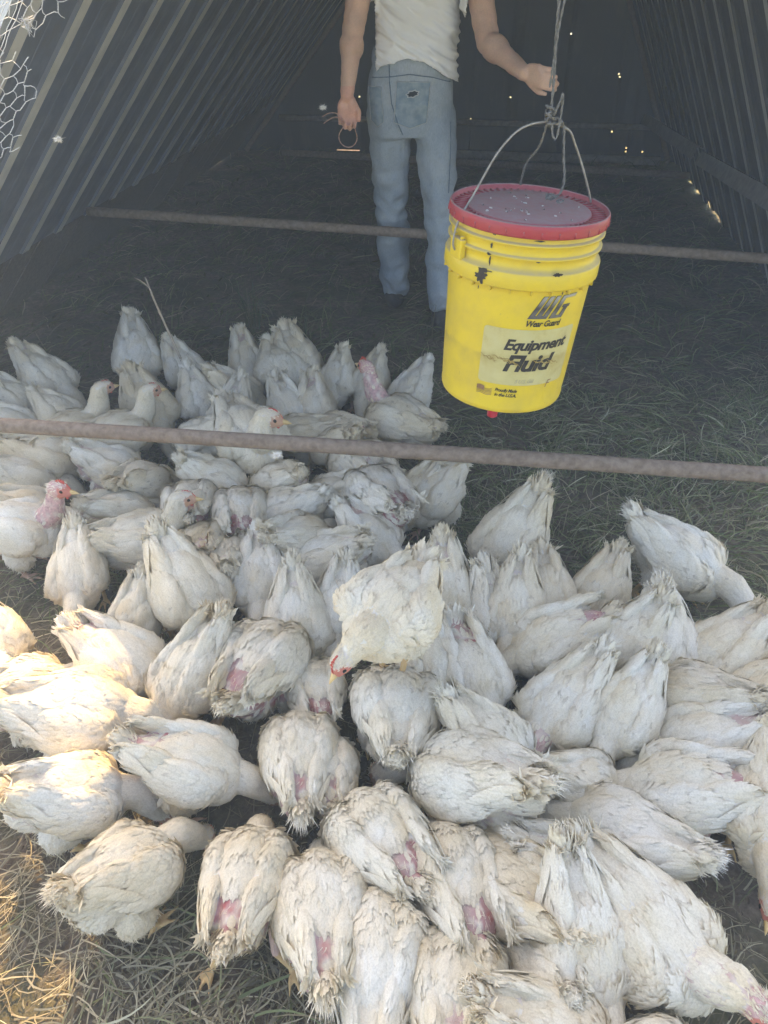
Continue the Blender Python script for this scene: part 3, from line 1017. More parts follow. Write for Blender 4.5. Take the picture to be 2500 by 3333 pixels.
    for typ, L, W, lift, Rc, jit, dirt in (
            ('body', (.024, .034), (.014, .021), .085, .085, .11, .02), ('breast', (.020, .029), (.013, .019), .09, .065, .12, .015),
            ('rump', (.022, .032), (.012, .017), .09, .065, .15, .01)):
        k = ok & (t == typ); add_f(P[k], N_[k], c[k], L, W, lift, Rc, jit, dirt)
    k = (t == 'neck') & (rs.rand(len(P)) > bare*np.clip((np.linalg.norm(P-np.array(nb), axis=1)-.02)/.02, 0, 1)*1.05)
    add_f(P[k], N_[k], c[k], (.013, .02), (.007, .011), .14, .045, .15, .02)
    # wings: small coverts in front, long feathers behind
    for (cw, W, s) in wings:
        wl_ = (P - np.array(cw))@np.array(W)
        near = (t == 'wing') & (np.sign(lo[:, 1]) == s)
        k = near & (wl_[:, 0] > .005); add_f(P[k], N_[k], c[k], (.02, .028), (.013, .018), .075, .12, .09, .03)
        k = near & (wl_[:, 0] <= .005); add_f(P[k], N_[k], c[k], (.030, .042), (.012, .016), .07, .15, .06, .035)
        # flight feathers fanned along the hind edge
        nq = 11
        u = np.linspace(0, 1, nq)
        x = -.005 - .072*u; z = -.032 + .044*u**.7
        base = np.stack([x, np.full(nq, s*.0195), z], 1)
        base[:, 1] *= np.clip(1-(x/.11)**2-(z/.06)**2, .15, 1)**.5
        Pq = np.array(cw) + base@np.array(W).T
        Dl = np.stack([np.full(nq, -1.), np.full(nq, -s*.14), -.02+.10*(1-u) + rs.normal(0, .05, nq)], 1); Dl /= np.linalg.norm(Dl, axis=1, keepdims=True)
        Dq = Dl@np.array(W).T
        Nq = np.tile((np.array(W)@np.array([0, s, 0.])), (nq, 1))
        Nq = Nq - Dq*(Nq*Dq).sum(1)[:, None]
        out.append(feathers(Pq + Nq*.002, Dq, Nq, rs.uniform(.9, 1.1, nq)*(.034+.020*u), rs.uniform(.010, .014, nq), rs.normal(.03, .05, nq), .12, colour(Pq), rs, .12, .08))
    # downy belly, thighs and vent
    Pf, Nf, cf = even(30000, .0052); tf = types[cf]
    lof = (Pf - np.array(piv))@np.array(M) + np.array(piv)
    wf = patchw(lof)*np.isin(tf, ['rump', 'fluff', 'body', 'tail'])
    k = (tf == 'fluff') & (rs.rand(len(Pf)) > wf*1.5)
    def add_s(P, N_, c, L, W, out_, jit, k_=1):
        n = len(P)
        if n == 0: return
        D = flow(P, N_, c, jit) + N_*out_ + rs.normal(size=(n, 3))*.12
        D /= np.linalg.norm(D, axis=1, keepdims=True)
        out.append(strands(P - N_*.001, D, rs.uniform(*L, n), rs.uniform(*W, n), colour(P)*k_, rs, -N_*.3, nrm=N_))
    add_s(Pf[k], Nf[k], cf[k], (.016, .030), (.0022, .0045), .35, .3, 1.04)
    k = (t == 'fluff') & ok; add_f(P[k], N_[k], c[k], (.018, .028), (.010, .015), .2, .06, .35, .01, .25)
    # stray barbs everywhere soften the outline
    k = np.isin(tf, ['body', 'breast', 'rump', 'wing', 'neck']) & (rs.rand(len(Pf)) < .22) & (rs.rand(len(Pf)) > wf)
    add_s(Pf[k], Nf[k], cf[k], (.014, .024), (.0006, .0012), .22, .35)
    # sparse quills on bare skin
    k = (wf > .25) & (rs.rand(len(Pf)) < .42)
    add_s(Pf[k], Nf[k], cf[k], (.010, .022), (.0009, .0018), .25, .35, 1.02)
    # head down
    k = (tf == 'head'); hk = (Pf - np.array(hc))@np.array(HM)
    k &= ~((hk[:, 0] > .005) & (hk[:, 2] < .013))
    n = k.sum()
    for _ in range(3 if bare < .9 else 1):
        Ph = Pf[k] + rs.normal(size=(n, 3))*.0015
        D = flow(Ph, Nf[k], cf[k], .25) + Nf[k]*.15
        out.append(strands(Ph, D, rs.uniform(.006, .011, n), rs.uniform(.0015, .003, n), colour(Ph)*1.02, rs, nrm=Nf[k]))
    if bare > 0:
        k = (tf == 'neck') & (rs.rand(len(Pf)) < .35)
        add_s(Pf[k], Nf[k], cf[k], (.006, .014), (.001, .002), .2, .3)
    else:
        k = (tf == 'neck'); add_s(Pf[k], Nf[k], cf[k], (.010, .017), (.0015, .003), .18, .2)
    # tail
    tb = T((-.138, 0, .182)); tdir = M @ Vector((-1, 0, .55 if tail != 'flat' else .15)); tdir.normalize()
    tl = {'tuft': .030, 'fan': .042, 'puff': .027, 'flat': .036, 'spike': .046, 'stub': .016}[tail]
    n = {'tuft': 200, 'fan': 330, 'puff': 220, 'flat': 150, 'spike': 150, 'stub': 120}[tail]
    k = (tf == 'tail'); add_s(Pf[k], Nf[k], cf[k], (.012, .024), (.0022, .0045), .30, .3, 1.04); add_s(Pf[k], Nf[k], cf[k], (.012, .024), (.0022, .0045), .5, .3, 1.04)
    side = M @ Vector((0, 1, 0)); upv = M @ Vector((0, 0, 1))
    sp = {'tuft': .30, 'fan': .34, 'puff': .40, 'flat': .24, 'spike': .18, 'stub': .5}[tail]
    a = rs.normal(0, sp, n); b_ = rs.normal(0, sp*.7, n)
    D = np.array(tdir)[None] + a[:, None]*np.array(side) + b_[:, None]*np.array(upv); D /= np.linalg.norm(D, axis=1, keepdims=True)
    Pt = np.array(tb) + a[:, None]*np.array(side)*.02 + b_[:, None]*np.array(upv)*.014 - np.array(tdir)*rs.uniform(-.008, .03, n)[:, None]
    n2 = n*2
    D = np.concatenate([D, D + rs.normal(size=D.shape)*.2]); Pt = np.concatenate([Pt, Pt])
    D /= np.linalg.norm(D, axis=1, keepdims=True)
    bend = np.array(M@Vector((-.5, 0, -.35)))[None] + rs.normal(size=D.shape)*.25
    tc_ = np.tile(WHITE, (n2, 1))*rs.uniform(.96, 1.04, (n2, 1))
    out.append(strands(Pt, D, rs.uniform(.25, .68, n2)*tl, rs.uniform(.0016, .0034, n2), tc_, rs, bend, nrm=D*.5+np.array(upv)))
    nq = {'tuft': 9, 'fan': 16, 'puff': 9, 'flat': 11, 'spike': 7, 'stub': 3}[tail]
    a = np.linspace(-sp, sp, nq) + rs.normal(0, .05, nq)
    D = np.array(tdir)[None] + a[:, None]*np.array(side) + rs.normal(0, .12, nq)[:, None]*np.array(upv); D /= np.linalg.norm(D, axis=1, keepdims=True)
    Nq = np.tile(np.array(upv), (nq, 1)); Nq = Nq - D*(Nq*D).sum(1)[:, None]
    Pt = np.array(tb) + a[:, None]*np.array(side)*.025 - np.array(tdir)*.02
    out.append(feathers(Pt, D, Nq, rs.uniform(.7, 1.05, nq)*(tl+.012), rs.uniform(.013, .019, nq), rs.normal(0, .1, nq), .25, colour(Pt)*1.03, rs, .04, .16))
    # rump covers over tail root
    n = 110
    a = rs.uniform(-1, 1, n); b_ = rs.uniform(-1, 1, n)
    D = np.array(tdir)[None] + a[:, None]*np.array(side)*.35 + b_[:, None]*np.array(upv)*.3; D /= np.linalg.norm(D, axis=1, keepdims=True)
    Nq = a[:, None]*np.array(side) + np.abs(b_[:, None])*np.array(upv)+.01; Nq = Nq - D*(Nq*D).sum(1)[:, None]; Nq /= np.maximum(np.linalg.norm(Nq, axis=1, keepdims=True), 1e-6)
    Pt = np.array(tb) + a[:, None]*np.array(side)*.02 + b_[:, None]*np.array(upv)*.014 - np.array(tdir)*rs.uniform(.0, .035, n)[:, None]
    out.append(feathers(Pt, D, Nq, rs.uniform(.020, .036, n), rs.uniform(.011, .017, n), rs.normal(.15, .1, n), .07, colour(Pt)*1.02, rs, .02, .25))
    Vp, Qp, Kp, Np, off = [], [], [], [], 0
    for v, q, k, nn in out:
        Vp.append(v); Qp.append(q+off); Kp.append(k); off += len(v)
        Np.append(nn/np.maximum(np.linalg.norm(nn, axis=1, keepdims=True), 1e-9))
    plum = mesh_np(name+'_plumage', np.concatenate(Vp), np.concatenate(Qp), col=np.concatenate(Kp), nrm=np.concatenate(Np))
    plum.materials.append(M_feather)
    # beak
    mb = MB()
    b0 = hc + hf*.032
    def cone(base, tip, r0, flat):
        vs, fs = [], []
        n = 10; rings = 5
        for i in range(rings+1):
            t = i/rings
            c_ = base.lerp(tip, t) - hu*(.0028*t*t if flat > 0 else 0)
            rr = r0*(1-t)**.75 + .0004
            for k in range(n):
                an = 2*math.pi*k/n
                vs.append(c_ + hr*math.cos(an)*rr*.85 + hu*math.sin(an)*rr*abs(flat))
        for i in range(rings):
            for k in range(n): fs.append((i*n+k, i*n+(k+1) % n, (i+1)*n+(k+1) % n, (i+1)*n+k))
        fs.append(tuple(range(n))[::-1]); fs.append(tuple(rings*n+k for k in range(n)))
        mb.add(vs, fs)
    cone(b0-hu*.002, b0+hf*.024-hu*.003, .0082, .75)
    cone(b0-hu*.0078, b0+hf*.017-hu*.0082, .0062, -.45)
    beak = mb.mesh(name+'_beak'); beak.materials.append(M_beak)
    # comb: serrated ridge along the skull
    mb = MB()
    n = 12
    vs, fs = [], []
    for i in range(n+1):
        t = i/n
        px = -.004 + .038*t
        z0 = .0235*math.sqrt(max(0, 1-(px/.035)**2))+.0005 - (.004 if px > .02 else 0)
        hgt = comb*.010*(math.sin(math.pi*min(1, t*.92+.06))**.6)*(1 if i % 2 else .66)
        for (yy, zz) in ((-.0022, -.004), (-.0013, hgt*.6), (0, hgt), (.0013, hgt*.6), (.0022, -.004)):
            vs.append(hc + hf*px + hu*(z0+zz) + hr*yy)
    for i in range(n):
        for k in range(4): fs.append((i*5+k, i*5+k+1, (i+1)*5+k+1, (i+1)*5+k))
        fs.append((i*5+4, i*5, (i+1)*5, (i+1)*5+4))
    fs.append((0, 1, 2, 3, 4)); fs.append(tuple(n*5+k for k in (4, 3, 2, 1, 0)))
    mb.add(vs, fs)
    # wattles
    for s in (-1, 1): mb.ell(hc + hf*.022 - hu*.0185 + hr*s*.005, (.004, .0018, .005*comb+.002), HM, None and 0 or 10, 6)
    cmb = mb.mesh(name+'_comb'); cmb.materials.append(M_comb)
    eyes = []
    for s in (-1, 1):
        mb = MB(); mb.ell(hc + hf*.0145 + hu*.004 + hr*s*.0180, (.0048, .0028, .0045), HM, 12, 8)
        e = mb.mesh(name+'_eye'); e.materials.append(M_eye); eyes.append(e)
    return dict(body=body, plumage=plum, beak=beak, comb=cmb, eyes=eyes)

FEED = lambda y=0: dict(neck=[(.118, y*.3, .095), (.14, y*.8, .06), (.15, y, .04)], head=(.35, y*6, -.9))
VARS = {
 'R3': dict(pitch=10, tail='tuft', seed=41, patch=1., wl=(12, 12), legs='back', **FEED(.02)),
 'G0': dict(pitch=3, tail='tuft', seed=31, patch=.7, **FEED(.02)),
 'G1': dict(pitch=6, tail='spike', seed=32, patch=.8, **FEED(-.02)),
 'G2': dict(pitch=-2, tail='puff', seed=33, fat=1.04, **FEED()),
 'F0': dict(pitch=28, tail='puff', seed=1, patch=.5, **FEED()),
 'F1': dict(pitch=24, tail='flat', seed=2, patch=.35, wl=(0, 14), **FEED(.03)),
 'F2': dict(pitch=18, tail='fan', seed=3, **FEED(-.02)),
 'F3': dict(pitch=30, tail='tuft', seed=4, **FEED(.02)),
 'F4': dict(pitch=26, tail='tuft', seed=5, wl=(18, 0), patch=.3, **FEED(-.03)),
 'F5': dict(pitch=30, tail='stub', seed=6, fat=1.05, **FEED()),
 'F6': dict(pitch=30, tail='spike', seed=7, patch=.25, lum=.96, **FEED(.03)),
 'F7': dict(pitch=28, tail='puff', seed=8, patch=.6, fat=.96, wl=(6, 10), **FEED(-.03)),
 'F8': dict(pitch=32, tail='fan', seed=9, fat=1.05, lum=1.02, **FEED(.01)),
 'R0': dict(pitch=12, tail='puff', seed=10, patch=.9, wl=(10, 16), **FEED(.02)),
 'R1': dict(pitch=8, tail='tuft', seed=11, patch=1., wl=(20, 8), fat=1.06, **FEED(-.02)),
 'R2': dict(pitch=4, tail='stub', seed=12, patch=1., wl=(22, 22), fat=1.05, **FEED(.02)),
 'U0': dict(pitch=2, neck=[(.100, 0, .195), (.110, 0, .228), (.116, .0, .252)], head=(1, -.15, -.12), tail='flat', seed=13, comb=.45),
 'U1': dict(pitch=4, neck=[(.105, 0, .20), (.120, 0, .238), (.125, .0, .268)], head=(1, -.1, -.1), tail='flat', seed=14, bare=.92, comb=1.1, patch=.3, lum=1.0),
 'U2': dict(pitch=-4, neck=[(.098, 0, .20), (.105, 0, .23), (.109, .010, .255)], head=(.55, .85, -.12), tail='tuft', seed=15, comb=.4),
 'U3': dict(pitch=8, neck=[(.115, 0, .18), (.14, .02, .19), (.155, .035, .185)], head=(.5, .8, -.55), tail='tuft', seed=16, comb=.8),
 'W': dict(pitch=14, neck=[(.125, -.01, .13), (.165, -.02, .105), (.195, -.03, .085)], head=(.8, -.3, -.6), tail='fan', seed=17, legs='stride', comb=.2, lum=1.03),
 'S': dict(pitch=20, legs='stride', tail='tuft', seed=18, **FEED(.03)),
 'H': dict(pitch=-4, neck=[(.112, .0, .165), (.130, -.01, .155), (.143, -.018, .138)], head=(.70, -.25, -.68), tail='fan', seed=19, legs='perch', comb=.9, fat=1.1, lum=1.02),
 'L0': dict(pitch=18, neck=[(.125, 0, .125), (.155, 0, .10), (.175, 0, .08)], head=(.6, 0, -.75), tail='fan', seed=20, comb=1.1, fat=1.05),
 'L1': dict(pitch=20, neck=[(.112, .0, .13), (.132, .0, .118), (.146, .0, .105)], head=(.75, -.1, -.6), tail='tuft', seed=21, comb=.9),
 'L2': dict(pitch=30, neck=[(.115, .01, .10), (.14, .03, .085), (.155, .045, .07)], head=(.4, .3, -.85), tail='spike', seed=22, comb=.4, bare=.8),
 'L3': dict(pitch=8, neck=[(.108, .0, .185), (.124, .0, .202), (.134, .0, .207)], head=(.85, .0, -.55), tail='tuft', seed=23, comb=1.7, bare=.3, fat=1.0),
}
BIRDS = [
(-1.245, 2.463, -34.7, 1.06, 'F0', 'white chicken at the back left, ragged tail lifted clear of the flock'),
(-1.323, 2.336, -19.9, 0.86, 'F1', 'back-row chicken cut by the left edge, below the one with the ragged tail'),
(-1.276, 2.198, -4.0, 0.86, 'F4', 'chicken at the left edge just above the near pipe'),
(-1.122, 2.256, -32.1, 0.86, 'F2', 'white chicken between the ragged-tailed bird and the near pipe'),
(-1.017, 2.087, 53.4, 0.86, 'U0', 'dark pink-faced chicken, head raised, first of two heads above the pipe at left'),
(-0.867, 2.087, 41.0, 0.86, 'U0', 'orange-faced chicken, head raised, second of two heads above the pipe at left'),
(-0.975, 2.658, -66.6, 1.06, 'F3', 'tall-tailed chicken standing in the back row with one leg showing'),
(-0.825, 2.312, -51.9, 0.99, 'F5', 'broad-backed chicken directly in front of the tall-tailed back-row bird'),
(-0.773, 2.632, -49.7, 0.86, 'F0', 'back-row chicken right behind the dry upright stem'),
(-0.678, 2.37, -50.5, 0.86, 'F6', 'white chicken at the foot of the dry stem with a small white tail tuft'),
(-0.541, 2.679, -65.3, 0.86, 'F7', 'small back-row chicken half hidden behind its neighbour, midway to the bucket'),
(-0.536, 2.433, -18.8, 0.86, 'F1', 'chicken with grey dirty back, tail pointing to the dry stem'),
(-0.401, 2.522, -64.8, 1.04, 'F2', 'back-row chicken with long folded wings, beside the topmost rounded rump'),
(-0.329, 2.634, -73.5, 1.06, 'F5', 'topmost chicken of the middle back row, smooth pointed rump in the air'),
(-0.161, 2.5, -104.3, 0.86, 'F3', 'back-row chicken with a torn fluffy tail leaning towards the bucket'),
(-0.053, 2.509, -111.3, 0.86, 'F6', 'back-row chicken with sharp white tail tip, second bird from the bucket'),
(0.101, 2.452, -120.7, 0.86, 'F0', 'back-row chicken nearest the yellow bucket, round white tail puff up'),
(-0.23, 2.29, -86.9, 0.86, 'F7', 'smooth rounded chicken in the second row under the torn-tailed one'),
(-0.333, 2.276, -54.7, 0.86, 'F4', 'chicken with one narrow white wing standing straight up, mid flock'),
(-0.532, 2.275, -103.0, 0.86, 'F6', 'chicken with fluffed tail and folded wing behind the near pipe, below the grey-backed one'),
(-0.432, 2.023, -64.5, 1.06, 'U2', 'brown-faced chicken standing behind the near pipe, breast showing below it'),
(-0.272, 2.126, 174.8, 0.86, 'U3', 'chicken with pink comb and lowered face peering over the near pipe'),
(-0.604, 2.114, 155.6, 0.86, 'F2', 'chicken just above the near pipe, white fluffy rump pointing to the bucket side'),
(0.055, 2.164, 135.2, 0.93, 'U1', 'chicken with bare purplish neck raised and raw pink rump near the bucket'),
(-0.161, 2.145, 149.0, 0.86, 'R0', 'white chicken with purple bare flank above the pipe, left of the bare-necked one'),
(-0.133, 2.039, 142.1, 0.86, 'F1', 'chicken crossed by the near pipe, curled wing feathers above it'),
(-0.079, 1.92, 119.5, 1.02, 'R1', 'chicken with dark red bare rump just under the near pipe'),
(0.079, 1.781, -135.5, 0.86, 'F3', 'chicken with ribbed wing pointing up at the grass, just under the pipe'),
(0.143, 1.761, -139.3, 0.86, 'F5', 'white chicken on the edge of the flock under the pipe, tail feather over the grass'),
(-0.029, 1.713, 114.8, 1.06, 'R2', 'chicken with curled tail strands touching the grass below the pipe'),
(-0.164, 1.76, 170.0, 0.86, 'F4', 'chicken with pale layered wing and small red vent, under the middle of the pipe'),
(-0.305, 1.845, 140.7, 0.86, 'F0', 'chicken with torn wing tips below the pipe, beside the brown-faced standing bird'),
(-1.059, 1.978, 8.8, 0.92, 'F2', 'long-bodied chicken lying just below the pipe at left'),
(-0.845, 1.934, 2.0, 0.86, 'F7', 'pale chicken under the pipe behind the two face-on heads'),
(-1.103, 1.857, 29.7, 0.86, 'F6', 'yellowish dirty chicken at the left edge below the pipe'),
(-0.758, 1.836, 74.0, 0.93, 'F1', 'chicken with long wing sweeping down, behind the raised cream head'),
(-0.504, 1.832, 9.3, 0.86, 'F3', 'big cream-white chicken in the middle left, wing tip pointing left below the pipe'),
(-1.035, 1.71, 12.1, 0.86, 'F5', 'chicken at the left edge with combed wing feathers behind the bare-necked stander'),
(-0.992, 1.589, -3.4, 0.86, 'U1', 'tall chicken at left with bare pink neck, red comb and yellow leg'),
(-0.655, 1.552, 19.7, 0.86, 'U0', 'cream chicken with raised head and orange beak looking at the bucket'),
(-0.763, 1.693, 42.0, 0.86, 'F0', 'low chicken squeezed between the bare-necked and the cream head-up birds'),
(-0.542, 1.708, 100.2, 0.92, 'R1', 'small chicken with raw purple rump beside the cream head-up bird'),
(-0.42, 1.675, 104.7, 0.94, 'R2', 'larger chicken with dark red bare rump, beside the small purple-rumped one'),
(-0.479, 1.537, 107.2, 0.86, 'R0', 'chicken with rumpled brown-edged wing and white vent tuft below the purple rumps'),
(-0.405, 1.491, 112.3, 0.86, 'F6', 'chicken with greyish shadowed flank beside the brown-edged wing'),
(-0.279, 1.692, 176.7, 0.86, 'F2', 'small white chicken above the big white-winged one in the middle'),
(-0.227, 1.574, 46.0, 0.86, 'F4', 'chicken with bright white upper wing, in the middle under the pipe'),
(-0.027, 1.57, -30.8, 0.86, 'F7', 'chicken with square upright tail at the grass edge, body slanting to the right'),
(-0.151, 1.485, 170.7, 0.89, 'F1', 'large chicken lying crosswise behind the perched bird, tail to the right'),
(-0.318, 1.411, -80.2, 0.86, 'F0', 'chicken with white puff of tail straight up, left of the large crosswise one'),
(-0.785, 1.433, -80.7, 0.86, 'F8', 'chicken with big yellowish fan tail raised at left'),
(-0.604, 1.298, -103.2, 0.74, 'F5', 'low chicken tucked behind the yellow-fan-tailed bird'),
(-0.494, 1.333, -50.8, 1.06, 'F8', 'large white chicken with puffy white tail up at left of centre'),
(-0.6, 1.126, -18.5, 0.92, 'R0', 'chicken with ragged white rump to the left and a purple bare flank patch'),
(-0.892, 1.177, -49.7, 0.92, 'L0', 'sunlit chicken at the left edge with red comb, pecking downwards'),
(-0.626, 0.978, 11.2, 1.06, 'F2', 'long chicken at left half in sun and half in shade'),
(-0.757, 1.039, 36.3, 0.92, 'F7', 'yellow sunlit chicken behind the half-lit long one'),
(-0.402, 1.08, -133.9, 0.92, 'F4', 'chicken with feathery wing fanned upwards, in front of the purple-flanked one'),
(-0.25, 1.11, 76, 1.08, 'R1', 'chicken with purple patch beside its tail and a big fluffy abdomen'),
(-0.203, 1.271, -79.8, 0.92, 'F6', 'chicken left of the perched bird, narrow back running down'),
(0.006, 1.063, -134.3, 0.92, 'H', "chicken perched on another one's back, red comb and yellow beak pointing down"),
(-0.006, 0.918, 90.2, 0.92, 'G2', "chicken carrying the perched bird's foot between its folded wings"),
(-0.107, 1.312, -105.1, 0.86, 'F3', "white chicken just behind the perched bird's shoulder"),
(-0.146, 1.076, 108.3, 0.74, 'R2', "small chicken with lifted curled wings and pink rump under the perched bird's beak"),
(0.158, 1.357, -97.2, 0.95, 'F0', "long white chicken right behind the perched bird's tail"),
(0.106, 1.101, -75.3, 0.92, 'F7', "grey-white fluffy chicken under the perched bird's tail"),
(0.341, 1.561, -124.1, 1.06, 'F8', 'large clean white chicken with tail raised at the grass edge'),
(0.253, 1.303, -76.4, 0.86, 'F1', 'narrow chicken with shaggy neck plumes below the large clean white one'),
(0.201, 1.101, -69.0, 0.92, 'R0', 'chicken with long purple bare strip down its back'),
(0.33, 1.282, -108.7, 0.92, 'F6', 'chicken with pink quilled back patch at the edge of the grass'),
(0.421, 1.332, -97.0, 0.86, 'L1', 'chicken with two clean folded wings and a small red comb, at the grass edge'),
(0.545, 1.352, -132.5, 0.86, 'F5', "smallest rump at the grass edge, next to the big walking bird's foot"),
(0.765, 1.455, -34.4, 1.06, 'W', 'large chicken walking alone on the grass at right, neck stretched down'),
(0.542, 1.181, -134.8, 0.92, 'F3', 'plump smooth white chicken beneath the walking bird'),
(0.394, 1.191, -161.1, 0.92, 'R1', 'chicken with yellow fluffy tail and lilac bare patch, left of the plump smooth one'),
(0.656, 1.179, -102.8, 0.92, 'F8', 'chicken with bushy white tail right of the plump smooth one'),
(0.765, 1.132, -153.9, 0.92, 'F4', 'chicken with quilted wings and pink tail knob at the right edge of the grass'),
(0.799, 1.039, -150.8, 0.92, 'F0', 'chicken at the right edge below the quilted-winged one'),
(0.671, 1.024, 144.4, 0.92, 'F6', 'chicken with dark dirty folded wings at right'),
(0.375, 0.999, -140.5, 0.92, 'L2', 'chicken with wing tip cocked up and bare pink head hanging below'),
(0.505, 0.986, -131.4, 0.92, 'S', 'chicken on a long bare leg, right of the one with the hanging pink head'),
(0.646, 0.921, 177.8, 0.92, 'F7', 'long white chicken with bright fluffy tail at the right edge'),
(0.196, 0.907, -33.9, 0.92, 'F2', 'brownish dirty chicken slanting down to the right, stubby tail up'),
(0.163, 0.808, 143.9, 1.06, 'F1', 'chicken with pure white fanned rump feathers in the centre right'),
(-0.176, 0.884, 99.2, 0.92, 'G1', 'chicken with hanging yellow-white tail tip, left of the one being stood on'),
(-0.114, 0.852, 99.0, 0.74, 'G0', 'half hidden chicken with a foot showing beside the hanging tail tip'),
(-0.603, 0.798, 17.7, 0.92, 'F4', 'sunlit cream chicken at the left edge with layered wing feathers'),
(-0.38, 0.853, 0.1, 0.95, 'R0', 'large chicken with ragged white tail, red sore vent and dirty grey wing'),
(-0.432, 0.643, 53.9, 0.92, 'F8', 'yellow sunlit chicken with torn tail on the ground at lower left, legs stretched back'),
(-0.222, 0.637, 91.5, 0.92, 'R3', 'chicken with bare pink rump and splayed pink feet at the front of the flock'),
(-0.107, 0.575, 93.8, 0.96, 'G1', 'long chicken with black-edged tail feathers hanging at the front'),
(0.004, 0.521, 92.2, 0.92, 'G2', 'chicken at the front with round pale rump and twin tail spikes'),
(-0.014, 0.706, 124.9, 0.92, 'R2', 'chicken with blood-red vent and bare pink back in the lower middle'),
(0.109, 0.631, 104.6, 0.92, 'R2', 'chicken with dark pink swollen rump tip, right of the blood-red-vented one'),
(0.12, 0.453, 81.1, 0.92, 'G0', 'broad white back cut by the bottom edge in the middle'),
(0.224, 0.6, 132.2, 0.92, 'R0', 'chicken with lilac rump and curled cream tail tuft in the lower right'),
(0.213, 0.676, 141.4, 0.74, 'F7', 'small dingy chicken back above the lilac-rumped one'),
(0.334, 0.684, -9.6, 0.74, 'F1', 'chicken with a single feather spike raised, behind the longest white back'),
(0.43, 0.719, 151.8, 0.92, 'F2', 'chicken with layered wing tips pointing right in the lower right'),
(0.57, 0.788, 164.8, 0.92, 'R1', 'chicken with wide mauve bare flank and stubby wing at the right'),
(0.715, 0.745, -108, 0.98, 'L1', 'white chicken at the right edge with red face and yellow beak pointing down'),
(0.315, 0.53, -74, 1.0, 'F3', 'longest white back in the foreground with two smooth folded wings'),
(0.425, 0.55, -52, 1.05, 'L3', 'foreground chicken with big pink bare head and orange comb in the lower right corner'),
(0.385, 0.345, 15, 0.86, 'F6', 'white chicken below the pink-headed one at the bottom edge'),
(0.248, 0.408, -11.6, 0.92, 'F4', 'chicken with woolly tail cut by the bottom edge at right'),
(0.26, 0.503, 99.7, 0.74, 'F7', 'shadowed grey chicken squeezed left of the longest white back'),
(0.396, 0.85, 6.9, 0.74, 'F5', 'low shadowed chicken under the bare-legged one'),
(0.714, 0.832, 172.2, 0.74, 'F1', 'chicken tail entering from the right edge above the mauve-flanked one'),
]
PROTO = {}
def chicken_kind(v):
    if v not in PROTO: PROTO[v] = make_variant(v, **VARS[v])
    return PROTO[v]
rs = random.Random(77)
FLOCK = 'white broiler chickens crowding over the ground in the shelter'
for i, (x, y, hd, sc, v, lab) in enumerate(BIRDS):
    K = chicken_kind(v)
    o = empty('chicken', (x, y, 0), R(hd + rs.uniform(-5, 5)))
    o.rotation_euler[0] = R(rs.uniform(-8, 8)); o.rotation_euler[1] = R(rs.uniform(-7, 7))
    if v in ('H', 'W', 'U0', 'U1', 'U2', 'L3', 'S'): o.rotation_euler[0] = o.rotation_euler[1] = 0
    o.scale = (sc*1.06*rs.uniform(.94, 1.08), sc*.93*rs.uniform(.94, 1.06)*(-1 if v[0] in 'FRG' and rs.random() < .5 else 1), sc*rs.uniform(.95, 1.05))
    if v == 'H': o.location = (x+.01, 1.045, .235); o.scale = (.96, 1., .98); o.rotation_euler[2] = R(-118)
    if 'carrying' in lab: o.location = (.012, .975, .0); o.scale = (1.0, 1.0, 1.0)
    if v in ('U0', 'U1', 'U2'): o.scale = [q*1.14 for q in o.scale]
    tag(o, lab, 'chicken', FLOCK)
    link('body', K['body'], None, o)
    link('plumage', K['plumage'], None, o)
    link('beak', K['beak'], None, o)
    link('comb', K['comb'], None, o)
    if v[0] not in 'FRSG':
        for e in K['eyes']: link('eye', e, None, o)
# ================================================================ HANGING BUCKET
BX, BY, BZ = .28, 1.485, .637
bucket = empty('feed_bucket', (BX-.021, BY, BZ), 0)
bucket.rotation_euler = (0, R(3), 0)
bucket.scale = (.97, .97, .99)
tag(bucket, 'yellow plastic bucket with a dusty red lid, hanging from a cord by its wire handle', 'bucket')
PH0 = math.atan2(-BY, -BX)
def rad_at(z): return .1350 + (.1475-.1350)*min(max(z, 0), .29)/.29
def on_tub(u, z, off=.001):
    """u = distance along the wall to the viewer's right, z up"""
    r = rad_at(z); ph = PH0 + u/.141
    return Vector(((r+off)*math.cos(ph), (r+off)*math.sin(ph), z))

def grime(nt, col):
    """brown tide of old feed dust round the lower third of the wall"""
    tc = nt.nodes.new('ShaderNodeTexCoord'); sp = nt.nodes.new('ShaderNodeSeparateXYZ'); nt.links.new(tc.outputs['Object'], sp.inputs[0])
    nz = noise_tex(nt, 22, 6, .65)
    ad = nt.nodes.new('ShaderNodeMath'); ad.operation = 'MULTIPLY_ADD'; ad.inputs[1].default_value = .05
    nt.links.new(nz.outputs[0], ad.inputs[0]); nt.links.new(sp.outputs['Z'], ad.inputs[2])
    r = ramp(nt, ad.outputs[0], [(.115, (0, 0, 0)), (.142, (.55, .55, .55)), (.150, (.8, .8, .8)), (.156, (0, 0, 0))])
    n2 = noise_tex(nt, 9, 5, .6); r2 = ramp(nt, n2.outputs[0], [(.38, (0, 0, 0)), (.62, (1, 1, 1))])
    m = nt.nodes.new('ShaderNodeMath'); m.operation = 'MULTIPLY'
    nt.links.new(r.outputs[0], m.inputs[0]); nt.links.new(r2.outputs[0], m.inputs[1])
    return mixc(nt, m.outputs[0], col, (.36, .27, .07))
